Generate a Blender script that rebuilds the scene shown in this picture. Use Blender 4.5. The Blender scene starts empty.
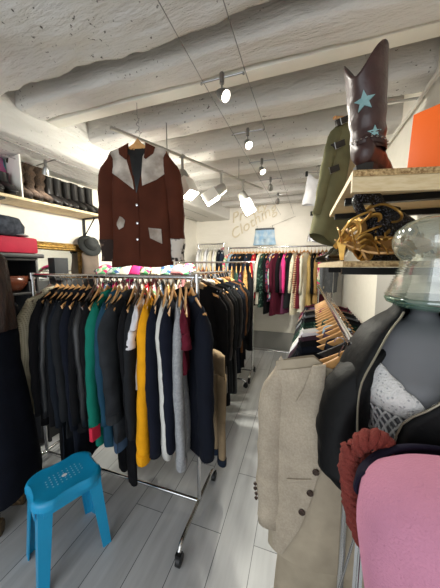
import bpy, bmesh, math, random
from mathutils import Vector, Matrix, noise
PI = math.pi
C = bpy.context.scene.collection
SC = bpy.context.scene
# ------------------------------------------------------------------ camera
CF, CH, VX, VY = 242.0, 1.55, 300.0, 268.0
TH = math.atan((294-VY)/CF); PS = math.atan((VX-220)/CF*math.cos(TH))
cd = bpy.data.cameras.new('camera'); cam = bpy.data.objects.new('camera', cd); C.objects.link(cam)
cam.location = (0, 0, CH); cam.rotation_euler = (PI/2-TH, 0, PS)
cd.sensor_fit = 'VERTICAL'; cd.sensor_height = 24.0; cd.lens = 24.0*CF/588.0; cd.clip_start = 0.02
SC.camera = cam
# ------------------------------------------------------------------ world, fill lamp added behind the camera, exposure
w = bpy.data.worlds.new('world'); SC.world = w; w.use_nodes = True
w.node_tree.nodes['Background'].inputs[0].default_value = (0.9, 0.95, 1.0, 1)
w.node_tree.nodes['Background'].inputs[1].default_value = 0.72
SC.view_settings.view_transform = 'Standard'; SC.view_settings.look = 'None'
SC.view_settings.gamma = 1.0; SC.view_settings.use_curve_mapping = False
SC.view_settings.exposure = 0.0
def area(name, loc, rot, sx, sy, power, col):
    l = bpy.data.lights.new(name, 'AREA'); l.shape = 'RECTANGLE'; l.size = sx; l.size_y = sy
    l.energy = power; l.color = col
    o = bpy.data.objects.new(name, l); o.location = loc; o.rotation_euler = rot; C.objects.link(o); return o
area('rear_fill', (-0.9, -2.3, 1.5), (PI/2, 0, 0), 2.8, 2.4, 48, (0.90, 0.95, 1.0))  # cool fill lamp added behind the camera, standing in for assumed daylight
# ------------------------------------------------------------------ materials
def srgb(c):
    if isinstance(c, str):
        c = tuple(int(c[i:i+2], 16)/255 for i in (0, 2, 4))
    return tuple((x/12.92 if x <= .04045 else ((x+.055)/1.055)**2.4) for x in c) + (1,)
_M = {}
def M(name, col, rough=.8, metal=0, bump=0, bscale=200, var=0, vscale=6, sheen=0, col2=None, pat=None, pscale=40,
      emit=None, es=0, trans=0, ior=1.45, coat=0, bdist=.002, stretch=None):
    if name in _M: return _M[name]
    m = bpy.data.materials.new(name); m.use_nodes = True; nt = m.node_tree; N = nt.nodes; L = nt.links
    b = N['Principled BSDF']; c = srgb(col)
    b.inputs['Base Color'].default_value = c; b.inputs['Roughness'].default_value = rough
    b.inputs['Metallic'].default_value = metal
    if sheen:
        b.inputs['Sheen Weight'].default_value = sheen; b.inputs['Sheen Roughness'].default_value = .5
        b.inputs['Sheen Tint'].default_value = c
    if trans: b.inputs['Transmission Weight'].default_value = trans; b.inputs['IOR'].default_value = ior
    if coat: b.inputs['Coat Weight'].default_value = coat; b.inputs['Coat Roughness'].default_value = .2
    if emit: b.inputs['Emission Color'].default_value = srgb(emit); b.inputs['Emission Strength'].default_value = es
    tc = N.new('ShaderNodeTexCoord'); mp = N.new('ShaderNodeMapping'); L.new(tc.outputs['Object'], mp.inputs[0])
    if stretch: mp.inputs['Scale'].default_value = stretch
    co = mp.outputs[0]; src = None
    def mix(f, a, bb):
        x = N.new('ShaderNodeMix'); x.data_type = 'RGBA'
        if hasattr(f, 'links'): L.new(f, x.inputs[0])
        else: x.inputs[0].default_value = f
        for v, i in ((a, 6), (bb, 7)):
            if hasattr(v, 'links'): L.new(v, x.inputs[i])
            else: x.inputs[i].default_value = v
        return x.outputs[2]
    def ramp(f, lo, hi):
        r = N.new('ShaderNodeMapRange'); r.inputs[1].default_value = lo; r.inputs[2].default_value = hi
        L.new(f, r.inputs[0]); return r.outputs[0]
    if pat:
        c2 = srgb(col2)
        if pat in ('noise', 'blotch', 'speckle'):
            t = N.new('ShaderNodeTexNoise'); t.inputs['Scale'].default_value = pscale; t.inputs['Detail'].default_value = 4
            L.new(co, t.inputs[0])
            lo, hi = {'noise': (.35, .65), 'blotch': (.5, .56), 'speckle': (.55, .62)}[pat]
            src = mix(ramp(t.outputs[0], lo, hi), c, c2)
        elif pat == 'floral':
            t = N.new('ShaderNodeTexVoronoi'); t.inputs['Scale'].default_value = pscale; L.new(co, t.inputs[0])
            x = N.new('ShaderNodeSeparateColor'); L.new(t.outputs['Color'], x.inputs[0])
            s1 = mix(ramp(x.outputs[0], .45, .5), c, c2)
            src = mix(ramp(x.outputs[1], .75, .8), s1, (c2[1]*.8+.1, c[0]*.6+.05, c2[2]*.7+.1, 1))
        elif pat in ('stripe', 'check'):
            t = N.new('ShaderNodeTexWave'); t.wave_type = 'BANDS'; t.bands_direction = 'Z'; t.inputs['Scale'].default_value = pscale
            L.new(co, t.inputs[0]); src = mix(ramp(t.outputs[1], .4, .6), c, c2)
            if pat == 'check':
                t2 = N.new('ShaderNodeTexWave'); t2.bands_direction = 'X'; t2.inputs['Scale'].default_value = pscale
                L.new(co, t2.inputs[0]); src = mix(ramp(t2.outputs[1], .3, .7), src, c)
        elif pat == 'dots':
            t = N.new('ShaderNodeTexVoronoi'); t.inputs['Scale'].default_value = pscale; L.new(co, t.inputs[0])
            src = mix(ramp(t.outputs['Distance'], .22, .28), c2, c)
    if var:
        t = N.new('ShaderNodeTexNoise'); t.inputs['Scale'].default_value = vscale; t.inputs['Detail'].default_value = 5
        L.new(co, t.inputs[0])
        h = N.new('ShaderNodeHueSaturation'); h.inputs['Color'].default_value = c
        if src: L.new(src, h.inputs['Color'])
        r = N.new('ShaderNodeMapRange'); r.inputs[1].default_value = .3; r.inputs[2].default_value = .7
        r.inputs[3].default_value = 1-var; r.inputs[4].default_value = 1+var
        L.new(t.outputs[0], r.inputs[0]); L.new(r.outputs[0], h.inputs['Value']); src = h.outputs[0]
    if src: L.new(src, b.inputs['Base Color'])
    if bump:
        t = N.new('ShaderNodeTexNoise'); t.inputs['Scale'].default_value = bscale; t.inputs['Detail'].default_value = 3
        L.new(co, t.inputs[0]); bp = N.new('ShaderNodeBump'); bp.inputs['Strength'].default_value = bump
        bp.inputs['Distance'].default_value = bdist; L.new(t.outputs[0], bp.inputs['Height'])
        L.new(bp.outputs[0], b.inputs['Normal'])
    _M[name] = m; return m
def FAB(name, col, **k):
    k.setdefault('rough', .92); k.setdefault('bump', .5); k.setdefault('bscale', 350); k.setdefault('var', .12)
    k.setdefault('vscale', 12); k.setdefault('sheen', .12)
    m = M(name, col, **k); m.node_tree.nodes['Principled BSDF'].inputs['Specular IOR Level'].default_value = .18; return m
chrome = M('chrome', 'c8c8c8', .16, 1, var=.05)
steel = M('brushed_steel', '9a9a98', .38, 1)
blackm = M('black_plastic', '111113', .45)
woodh = M('hanger_wood', 'cf9a5c', .5, var=.14, vscale=30, coat=.3)
woodd = M('dark_hanger_wood', '4a3428', .5, var=.14, vscale=30, coat=.3)

def plaster(name, col, strength=1.0, pits=True):
    m = M(name, col, .9)
    nt = m.node_tree; N = nt.nodes; L = nt.links; b = N['Principled BSDF']
    tc = N.new('ShaderNodeTexCoord')
    n1 = N.new('ShaderNodeTexNoise'); n1.inputs['Scale'].default_value = 9; n1.inputs['Detail'].default_value = 9; n1.inputs['Roughness'].default_value = .62
    mp = N.new('ShaderNodeMapping'); mp.inputs['Scale'].default_value = (.45, 1.6, 1.6); L.new(tc.outputs['Object'], mp.inputs[0]); L.new(mp.outputs[0], n1.inputs[0])
    v = N.new('ShaderNodeTexVoronoi'); v.inputs['Scale'].default_value = 7.5; L.new(tc.outputs['Object'], v.inputs[0]); v.inputs['Randomness'].default_value = 1
    n2 = N.new('ShaderNodeTexNoise'); n2.inputs['Scale'].default_value = 46; n2.inputs['Detail'].default_value = 6; L.new(tc.outputs['Object'], n2.inputs[0])
    n3 = N.new('ShaderNodeTexNoise'); n3.inputs['Scale'].default_value = 1.8; n3.inputs['Detail'].default_value = 2; L.new(tc.outputs['Object'], n3.inputs[0])
    # small dark chips, only in scattered patches
    a = N.new('ShaderNodeMapRange'); a.inputs[1].default_value = .66; a.inputs[2].default_value = .69; L.new(n2.outputs[0], a.inputs[0])
    g = N.new('ShaderNodeMapRange'); g.inputs[1].default_value = .46; g.inputs[2].default_value = .56; L.new(n3.outputs[0], g.inputs[0])
    mu = N.new('ShaderNodeMath'); mu.operation = 'MULTIPLY'; L.new(a.outputs[0], mu.inputs[0]); L.new(g.outputs[0], mu.inputs[1])
    c = srgb(col)
    x = N.new('ShaderNodeMix'); x.data_type = 'RGBA'; x.inputs[6].default_value = c; x.inputs[7].default_value = (c[0]*.86, c[1]*.85, c[2]*.83, 1)
    L.new(n1.outputs[0], x.inputs[0])
    y = N.new('ShaderNodeMix'); y.data_type = 'RGBA'; L.new(mu.outputs[0], y.inputs[0]); L.new(x.outputs[2], y.inputs[6]); y.inputs[7].default_value = (.11, .1, .09, 1)
    if pits: L.new(y.outputs[2], b.inputs['Base Color'])
    else: L.new(x.outputs[2], b.inputs['Base Color'])
    bp = N.new('ShaderNodeBump'); bp.inputs['Strength'].default_value = .8*strength; bp.inputs['Distance'].default_value = .03
    L.new(n1.outputs[0], bp.inputs['Height']); 
    bp2 = N.new('ShaderNodeBump'); bp2.inputs['Strength'].default_value = .5*strength; bp2.inputs['Distance'].default_value = .01; bp2.invert = True
    L.new(mu.outputs[0], bp2.inputs['Height']); L.new(bp.outputs[0], bp2.inputs['Normal']); L.new(bp2.outputs[0], b.inputs['Normal'])
    return m
# ------------------------------------------------------------------ mesh helpers
class MB:
    def __init__(s): s.v = []; s.f = []
    def add(s, vs, fs):
        n = len(s.v); s.v += [tuple(p) for p in vs]; s.f += [tuple(i+n for i in f) for f in fs]
    def box(s, lo, hi, mat=None):
        x0, y0, z0 = lo; x1, y1, z1 = hi
        vs = [(x0,y0,z0),(x1,y0,z0),(x1,y1,z0),(x0,y1,z0),(x0,y0,z1),(x1,y0,z1),(x1,y1,z1),(x0,y1,z1)]
        if mat: vs = [mat @ Vector(p) for p in vs]
        s.add(vs, [(0,3,2,1),(4,5,6,7),(0,1,5,4),(1,2,6,5),(2,3,7,6),(3,0,4,7)])
        return s
    def loft(s, rings, close=True, cap=True):
        n = len(rings[0]); vs = [p for r in rings for p in r]; fs = []
        for i in range(len(rings)-1):
            for j in range(n if close else n-1):
                k = (j+1) % n; fs.append((i*n+j, i*n+k, (i+1)*n+k, (i+1)*n+j))
        if cap and close:
            fs.append(tuple(range(n-1, -1, -1))); b = (len(rings)-1)*n; fs.append(tuple(range(b, b+n)))
        s.add(vs, fs); return s
    def tube(s, pts, r, n=10, cap=True, flat=None):
        pts = [Vector(p) for p in pts]; rs = r if isinstance(r, (list, tuple)) else [r]*len(pts)
        rings = []; up = None
        for i, p in enumerate(pts):
            d = (pts[min(i+1, len(pts)-1)]-pts[max(i-1, 0)]).normalized()
            if up is None:
                up = Vector((0, 0, 1)) if abs(d.z) < .9 else Vector((0, 1, 0))
            a = d.cross(up).normalized(); bb = a.cross(d).normalized(); up = bb
            fl = flat or 1
            rings.append([p + a*math.cos(2*PI*j/n)*rs[i] + bb*math.sin(2*PI*j/n)*rs[i]*fl for j in range(n)])
        return s.loft(rings, cap=cap)
    def lathe(s, prof, c=(0,0,0), n=24, sx=1, sy=1):
        rings = [[(c[0]+r*math.cos(2*PI*j/n)*sx, c[1]+r*math.sin(2*PI*j/n)*sy, c[2]+z) for j in range(n)] for r, z in prof]
        return s.loft(rings)
    def prism(s, poly, z0, z1, mat=None):
        n = len(poly); vs = [(x, y, z0) for x, y in poly]+[(x, y, z1) for x, y in poly]
        if mat: vs = [mat @ Vector(p) for p in vs]
        s.add(vs, [tuple(range(n-1,-1,-1)), tuple(range(n, 2*n))]+[(i, (i+1)%n, n+(i+1)%n, n+i) for i in range(n)]); return s
    def build(s, name, mat, parent=None, smooth=True, bevel=0, loc=None, rot=None, solid=0, sub=0):
        me = bpy.data.meshes.new(name); me.from_pydata(s.v, [], s.f); me.update()
        b = bmesh.new(); b.from_mesh(me)
        bmesh.ops.recalc_face_normals(b, faces=b.faces[:])
        if bevel: bmesh.ops.bevel(b, geom=b.edges[:]+b.verts[:], offset=bevel, segments=2, affect='EDGES', profile=.6)
        b.to_mesh(me); b.free()
        if smooth:
            me.polygons.foreach_set('use_smooth', [True]*len(me.polygons))
            if smooth != 2: me.set_sharp_from_angle(angle=math.radians(40))
        o = bpy.data.objects.new(name, me); me.materials.append(mat); C.objects.link(o)
        if loc: o.location = loc
        if rot: o.rotation_euler = rot
        if parent: o.parent = parent
        if solid: md = o.modifiers.new('solid', 'SOLIDIFY'); md.thickness = solid; md.offset = 0
        if sub: md = o.modifiers.new('sub', 'SUBSURF'); md.levels = sub; md.render_levels = sub
        return o
def tag(o, label, cat, group=None, kind=None):
    o['label'] = label; o['category'] = cat
    if group: o['group'] = group
    if kind: o['kind'] = kind
    return o
def thing(name, label, cat, loc=(0,0,0), rotz=0, group=None, rot=None):
    o = bpy.data.objects.new(name, None); o.empty_display_size = .05; C.objects.link(o)
    o.location = loc; o.rotation_euler = rot or (0, 0, rotz)
    return tag(o, label, cat, group)
def structure(o, label=None):
    o['kind'] = 'structure'
    if label: o['label'] = label
    return o
def copy_tree(o, parent=None):
    c = o.copy(); C.objects.link(c); c.parent = parent
    for ch in [x for x in C.objects if x.parent == o]: copy_tree(ch, c)
    return c
def curve(pts, n=6):
    "Catmull-Rom through pts"
    P = [Vector(p) for p in pts]; P = [P[0]*2-P[1]]+P+[P[-1]*2-P[-2]]; out = []
    for i in range(1, len(P)-2):
        for k in range(n):
            t = k/n; a, b, c, d = P[i-1], P[i], P[i+1], P[i+2]
            out.append(.5*((2*b)+(c-a)*t+(2*a-5*b+4*c-d)*t*t+(3*b-a-3*c+d)*t**3))
    out.append(P[-2]); return out
def wrinkle(o, amp, scale, seed=0, stretch=(1,1,1)):
    "displace the vertices along their normals with smooth noise"
    me = o.data; ns = [v.normal.copy() for v in me.vertices]
    for v, nn in zip(me.vertices, ns):
        p = Vector((v.co.x*stretch[0], v.co.y*stretch[1], v.co.z*stretch[2]))*scale + Vector((seed, seed*.7, seed*1.3))
        v.co += nn*noise.noise(p)*amp
    me.update()

# ================================================================== ROOM
CEIL = 2.86
wallm = plaster('white_wall_paint', 'eeeae0', .25, False)
ceilm = plaster('lumpy_white_plaster', 'dad8d4', 1.3)
def gridbox(name, lo, hi, nx, ny, nz, mat, amp, sc, seed, rot=None, loc=None, rnd=0):
    "a subdivided rounded box with an uneven hand plastered surface"
    bm = bmesh.new(); bmesh.ops.create_cube(bm, size=1)
    bmesh.ops.bevel(bm, geom=bm.edges[:], offset=rnd or .02, segments=3, affect='EDGES') if False else None
    me = bpy.data.meshes.new(name); bm.free()
    mb = MB(); L = [hi[i]-lo[i] for i in range(3)]
    prof = []
    r = rnd
    # ring in the YZ plane, with rounded corners, extruded along X
    def seg(a, b, n): return [(a[0]+(b[0]-a[0])*k/n, a[1]+(b[1]-a[1])*k/n) for k in range(n)]
    y0, z0, y1, z1 = lo[1], lo[2], hi[1], hi[2]
    if r:
        arc = lambda cy, cz, a0: [(cy+r*math.cos(a0+PI/2*k/4), cz+r*math.sin(a0+PI/2*k/4)) for k in range(4)]
        prof = seg((y1, z1), (y1, z0+r), nz) + arc(y1-r, z0+r, 0)[:0] + \
               [(y1-r+r*math.cos(-PI/2*k/4), z0+r+r*math.sin(-PI/2*k/4)) for k in range(4)] + \
               seg((y1-r, z0), (y0+r, z0), ny) + \
               [(y0+r+r*math.cos(-PI/2-PI/2*k/4), z0+r+r*math.sin(-PI/2-PI/2*k/4)) for k in range(4)] + \
               seg((y0, z0+r), (y0, z1), nz) + [(y0, z1)]
    else:
        prof = seg((y1, z1), (y1, z0), nz)+seg((y1, z0), (y0, z0), ny)+seg((y0, z0), (y0, z1), nz)+[(y0, z1)]
    rings = [[(lo[0]+L[0]*i/nx, y, z) for y, z in prof] for i in range(nx+1)]
    mb.loft(rings)
    o = mb.build(name, mat, smooth=2)
    ns = [v.normal.copy() for v in o.data.vertices]
    for v, nn in zip(o.data.vertices, ns):
        p = v.co; q = Vector((p.x*.8, p.y*2, p.z*2))
        d = noise.noise(q*sc+Vector((seed, 0, 0)))*amp + noise.noise(q*sc*3.1+Vector((seed, 5, 0)))*amp*.45 + noise.noise(q*sc*8+Vector((seed, 9, 0)))*amp*.18
        if p.z < z1-.01: v.co += nn*d
    if rot: o.rotation_euler = rot
    if loc: o.location = loc
    return o
# floor: grey wood planks running towards the back wall
fm = M('grey_wood_planks', 'b9babb', .42); nt = fm.node_tree; N = nt.nodes; L = nt.links; b = N['Principled BSDF']
tc = N.new('ShaderNodeTexCoord'); mp = N.new('ShaderNodeMapping'); mp.inputs['Rotation'].default_value = (0, 0, PI/2); L.new(tc.outputs['Object'], mp.inputs[0])
br = N.new('ShaderNodeTexBrick'); br.inputs['Scale'].default_value = 1; br.inputs['Brick Width'].default_value = 1.2; br.inputs['Row Height'].default_value = .195
br.inputs['Mortar Size'].default_value = .0022; br.inputs['Mortar Smooth'].default_value = .2; br.offset = .37; br.inputs['Bias'].default_value = 0
br.inputs['Color1'].default_value = srgb('aeb0b2'); br.inputs['Color2'].default_value = srgb('bfc0c1'); br.inputs['Mortar'].default_value = srgb('55585b')
L.new(mp.outputs[0], br.inputs[0])
gn = N.new('ShaderNodeTexNoise'); gn.inputs['Scale'].default_value = 3; gn.inputs['Detail'].default_value = 8
mp2 = N.new('ShaderNodeMapping'); mp2.inputs['Scale'].default_value = (8, .9, 1); L.new(tc.outputs['Object'], mp2.inputs[0]); L.new(mp2.outputs[0], gn.inputs[0])
gr = N.new('ShaderNodeMapRange'); gr.inputs[1].default_value = .3; gr.inputs[2].default_value = .72; gr.inputs[3].default_value = .86; gr.inputs[4].default_value = 1.1
L.new(gn.outputs[0], gr.inputs[0]); hs = N.new('ShaderNodeHueSaturation'); L.new(br.outputs[0], hs.inputs['Color']); L.new(gr.outputs[0], hs.inputs['Value'])
L.new(hs.outputs[0], b.inputs['Base Color'])
bp = N.new('ShaderNodeBump'); bp.inputs['Strength'].default_value = .25; bp.inputs['Distance'].default_value = .004; L.new(gn.outputs[0], bp.inputs['Height']); L.new(bp.outputs[0], b.inputs['Normal'])
structure(MB().box((-3.2, -2.4, -.05), (.8, 4.75, 0)).build('floor', fm, smooth=False))
structure(MB().box((-3.2, -2.4, CEIL), (.8, 4.75, CEIL+.08)).build('ceiling', ceilm, smooth=False))
structure(MB().box((.70, -2.4, 0), (.80, 4.75, CEIL)).build('wall_right', wallm, smooth=False))
structure(MB().box((-3.0, 4.62, 0), (.80, 4.75, CEIL)).build('wall_back', wallm, smooth=False))
structure(MB().box((-.1, -3.6, 0), (0, 4.2, CEIL), ).build('wall_left', wallm, smooth=False, loc=(-2.47, 1.6, 0), rot=(0, 0, -math.radians(8.5))))
# crosswise plastered beams
structure(gridbox('trim_1', (-2.6, -.35, 2.645), (.72, 1.17, CEIL), 150, 60, 10, ceilm, .034, 2.6, 1.0, rnd=.05), 'broad rough plastered beam nearest to the viewer')
structure(gridbox('trim_2', (-1.92, 1.28, 2.655), (.72, 1.46, CEIL), 70, 8, 6, ceilm, .014, 2.5, 3.0, rnd=.03), 'plastered beam with a plank under it')
structure(MB().box((-1.95, 1.475, 2.66), (.72, 1.56, 2.70)).build('trim_3', M('white_plank', 'e6e3d8', .7), bevel=.003), 'flat white board beside a plastered beam')
for k in range(6):
    y = 1.80+.5*k
    structure(gridbox('trim_%d' % (4+k), (-2.3, y, 2.66), (.72, y+.20, CEIL), 60, 6, 5, ceilm, .012, 2.5, 5.0+k, rnd=.035))
# the lengthwise lowered soffit over the left wall
structure(gridbox('trim_10', (-2.6, -.31, 2.47), (2.9, .31, CEIL), 90, 8, 6, ceilm, .009, 2.0, 11.0, rnd=.03,
                  rot=(0, 0, PI/2-math.radians(10)), loc=(-2.115, 1.9, 0)), 'lowered plaster soffit running along the left wall')
structure(MB().box((-2.1, 4.585, 0), (.70, 4.62, .34)).build('baseboard_back', M('grey_baseboard', '8d8d8a', .7), bevel=.004))
structure(MB().tube([(.665, -1.5, 2.56), (.675, 4.6, 2.62)], .011, 10).build('trim_11', M('white_conduit', 'dddad2', .5)), 'thin white pipe along the top of the right wall')

# ================================================================== GARMENTS AND HANGERS
# garment frame: origin on the rail, local x along the shoulders, local y through the cloth, z up
class Shape:
    def __init__(s, L=.72, hw=.21, th=.032, waist=.06, flare=.03, fold=.008, seed=0, slope=.075, neck=.08, dip=.055, top=-.078, hemv=.008, sq=.75):
        s.__dict__.update(locals()); r = random.Random(seed); s.ph = [r.uniform(0, 6.28) for _ in range(6)]; s.fr = [r.uniform(14, 24), r.uniform(30, 46)]
    def zs(s, u):
        a = min(abs(u)/s.hw, 1.15); z = s.top - s.slope*a**1.35
        if abs(u) < s.neck: z -= s.dip*math.cos(abs(u)/s.neck*PI/2)
        return z
    def w(s, t): return s.hw*(1 - s.waist*math.sin(PI*min(1, t*1.25)) + s.flare*t*3)
    def t(s, t): return .012 + s.th*(min(1, t*3.2)**.6)
    def hem(s, u): return s.top - s.L + s.hemv*math.sin(u*22+s.ph[3])
    def fold_at(s, u, t, side):
        return s.fold*(t**.7)*(math.sin(u*s.fr[0]+s.ph[0]+side)+.5*math.sin(u*s.fr[1]+s.ph[1]+side*2+t*2)) + s.fold*.6*math.sin(t*9+u*8+s.ph[2]+side)*min(1, t*5)
    def pt(s, u0, sgn, t, off=0):
        "u0 in -1..1, sgn -1 front / +1 back"
        W = s.w(t); u = W*u0; sv = max(0, 1-abs(u0)**(1/s.sq*1.6))**.5
        z = s.zs(u0*s.hw)*(1-t)+s.hem(u)*t
        v = sgn*s.t(t)*sv + s.fold_at(u, t, sgn)
        return (u, v + sgn*off, z)
    def at(s, u, z, sgn=-1, off=.003):
        "point on the front (or back) face nearest to (u, z)"
        t = .3
        for _ in range(4):
            u0 = max(-1, min(1, u/s.w(t))); zt = s.zs(u0*s.hw); h = s.hem(u); t = max(0, min(1, (z-zt)/(h-zt)))
        p = s.pt(u0, sgn, t, off); return (u, p[1], z)
def body_mesh(S, nu=16, nl=16):
    mb = MB(); rings = []
    us = [math.cos(PI*k/nu) for k in range(nu+1)]
    for i in range(nl+1):
        t = (i/nl)**1.35
        rings.append([S.pt(u, -1, t) for u in us] + [S.pt(u, 1, t) for u in us[::-1][1:-1]])
    mb.loft(rings, cap=False); return mb
def sleeve_mesh(S, sgn, SL=.6, r=.055, out=.035, cuff=.034, nl=12, n=12, seed=0, swing=0):
    rr = random.Random(seed); ph = rr.uniform(0, 6)
    mb = MB(); rings = []; x0 = sgn*(S.hw-.022); z0 = S.zs(S.hw)+.004
    for i in range(nl+1):
        t = i/nl
        cx = x0 + sgn*(.018 + out*math.sin(min(1, t*1.5)*PI/2)) - sgn*.01*t; cz = z0 - .018 - SL*t
        cy = swing*t*t + .006*math.sin(t*5+ph)
        rad = (r*(1-t)+cuff*t)*(min(1, .25+(t*5)**.6) if t < .2 else 1)
        ring = []
        for j in range(n):
            a = 2*PI*j/n; wv = 1+(.10*math.sin(t*26+a*2+ph)+.06*math.sin(t*11-a*3+ph*2))*(.3+t)*.8
            ring.append((cx+rad*math.cos(a)*wv, cy+rad*.62*math.sin(a)*wv, cz + (.035*(1-t)*(-sgn*math.cos(a)) if t < .5 else 0)))
        rings.append(ring)
    mb.loft(rings); return mb
def patch(S, A, B, off=.003, n=8, m=5, sgn=-1, th=.0025):
    "cloth panel laid on the front face between two edge curves of (u, z) points"
    mb = MB(); 
    def samp(P, t):
        k = min(int(t*(len(P)-1)), len(P)-2); f = t*(len(P)-1)-k
        return (P[k][0]*(1-f)+P[k+1][0]*f, P[k][1]*(1-f)+P[k+1][1]*f)
    vs = []
    for o2 in (off, off+th):
        for i in range(n+1):
            a = samp(A, i/n); b_ = samp(B, i/n)
            for j in range(m+1):
                f = j/m; vs.append(S.at(a[0]*(1-f)+b_[0]*f, a[1]*(1-f)+b_[1]*f, sgn, o2 if 0 < i < n and 0 < j < m or o2 == off else off+th*.6))
    K = (n+1)*(m+1); fs = []
    for o2 in (0, K):
        for i in range(n):
            for j in range(m):
                q = (o2+i*(m+1)+j, o2+i*(m+1)+j+1, o2+(i+1)*(m+1)+j+1, o2+(i+1)*(m+1)+j); fs.append(q if o2 else q[::-1])
    def rim(a, b_): fs.append((a, b_, b_+K, a+K))
    for i in range(n): rim(i*(m+1), (i+1)*(m+1)); rim(i*(m+1)+m, (i+1)*(m+1)+m)
    for j in range(m): rim(j, j+1); rim(n*(m+1)+j, n*(m+1)+j+1)
    mb.add(vs, fs); return mb
def collar_mesh(S, h=.035, r=.07, stand=.012, n=20):
    rings = []
    for k, (rr, dz) in enumerate(((r, -.012), (r*.96, stand+.012), (r*.98+.004, stand+.018), (r*1.12, stand), (r*1.22, stand-h))):
        ring = []
        for j in range(n+1):
            a = -PI/2 + .35 + (2*PI-.7)*j/n
            x = rr*math.cos(a); y = rr*.42*math.sin(a)
            ring.append((x, y, S.top-.006+dz - .028*(1 - math.sin(a))*.5 - .25*abs(x)*0.4))
        rings.append(ring)
    return MB().loft(rings, close=False)
def hook_mesh(): 
    pts = [(0, 0, -.075), (0, 0, -.045), (.006, 0, -.035)] + [(.016*math.cos(a)*1.0, 0, -.008+.018*math.sin(a)) for a in [(-.5+k*.45) for k in range(9)]]
    return MB().tube(pts, .002, 6)
def hanger_arm(hw=.2, th=.009, n=12):
    mb = MB(); rings = []
    for i in range(2*n+1):
        t = (i-n)/n; u = hw*t; a = abs(t); zt = -.056-.118*a**.9; h = .030-.012*a; tk = th*(1+.9*a*a)*.62; bw = .006*a*a
        ring = [(u, bw-tk, zt-h), (u, bw-tk, zt-.004), (u, bw-tk*.5, zt), (u, bw+tk*.5, zt), (u, bw+tk, zt-.004), (u, bw+tk, zt-h)]
        rings.append(ring)
    return mb.loft(rings)
HANG = {}
def hanger(desc, loc, rz, group, kind='wood', hw=.2, tilt=0, up=0):
    loc = (loc[0], loc[1], loc[2]+up)
    key = (kind, round(hw, 2)); mt = {'wood': woodh, 'dark': woodd, 'black': blackm, 'white': M('white_hanger', 'e8e6e0', .5)}[kind]
    lab = {'wood': 'wooden', 'dark': 'brown', 'black': 'black', 'white': 'white'}[kind]
    if key not in HANG:
        t = thing('clothes_hanger', '', 'hanger', loc, rz, group)
        hanger_arm(hw).build('shoulder_bar', mt, t); hk = hook_mesh().build('hook', chrome, t); HANG[key] = t
    else: t = copy_tree(HANG[key])
    t.location = loc; t.rotation_euler = (0, tilt, rz); t['label'] = ('%s hanger holding the %s' % (lab, desc)); t['group'] = group
    return t
def garment(name, desc, cat, loc, rz, mat, group, L=.72, SL=.58, hw=.205, th=.026, out=.035, top=-.078, neck=.08, collar=None, hem=None, cuff=None, buttons=None, strip=None,
            seed=None, lod=0, tilt=0, sleeves=True, flare=.03, waist=.06, fold=.011, slope=.075, r=.052, extra=None, cr=.034, label=None, near_label=None):
    seed = seed if seed is not None else hash_(desc)
    S = Shape(L=L, hw=hw, th=th, seed=seed, flare=flare, waist=waist, fold=fold, slope=slope, top=top, neck=neck)
    t = thing(name, label or desc, cat, loc, 0, group, rot=(0, tilt, rz))
    nu, nl = (16, 16) if not lod else (8, 8)
    bd = body_mesh(S, nu, nl).build('body', mat, t, smooth=2)
    if sleeves:
        for sg in (-1, 1):
            sl = sleeve_mesh(S, sg, SL, r, out=out, seed=seed+sg, nl=14 if not lod else 6, n=12 if not lod else 8, swing=random.Random(seed+sg).uniform(-.02, .02), cuff=cr).build('sleeve', mat, t, smooth=2)
            if cuff:
                x = sg*(S.hw+.02); z = S.zs(S.hw)-.01-SL
                co = [(p.co.x, p.co.y) for p in sl.data.vertices][-(12 if not lod else 8):]
                ax = sum(c[0] for c in co)/len(co); ay = sum(c[1] for c in co)/len(co)
                MB().lathe([(cr*1.06, -.012), (cr*1.1, 0), (cr*1.12, .04), (cr*1.0, .046)], (ax, ay, z-.004), 12, 1, .66).build('cuff', cuff, sl)
    if collar: collar_mesh(S).build('collar', collar, t, smooth=2, solid=.002)
    if strip: patch(S, [(-.012, -.16), (-.012, -L-.06)], [(.012, -.16), (.012, -L-.06)], off=.002, n=10, m=2).build('placket', strip, t)
    if buttons:
        for k in range(4):
            z = -.2-(L-.25)*k/3.6; p = S.at(.0, z, -1, .007)
            MB().tube([(p[0], p[1], p[2]), (p[0], p[1]-.003, p[2])], .008, 10).build('button', buttons, t)
    if hem: MB_hem(S, hem, t, nu)
    if extra: extra(S, t)
    return t
def hash_(s): return sum(ord(c)*(i+7) for i, c in enumerate(s)) % 9973
def MB_hem(S, mat, t, nu):
    us = [math.cos(PI*k/nu) for k in range(nu+1)]; rings = []
    for tt, off in ((.93, .002), (.95, .004), (1.0, .004)):
        rings.append([S.pt(u*1.01, -1, tt, off) for u in us] + [S.pt(u*1.01, 1, tt, off) for u in us[::-1][1:-1]])
    MB().loft(rings, cap=False).build('hem_band', mat, t, smooth=2)
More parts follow.
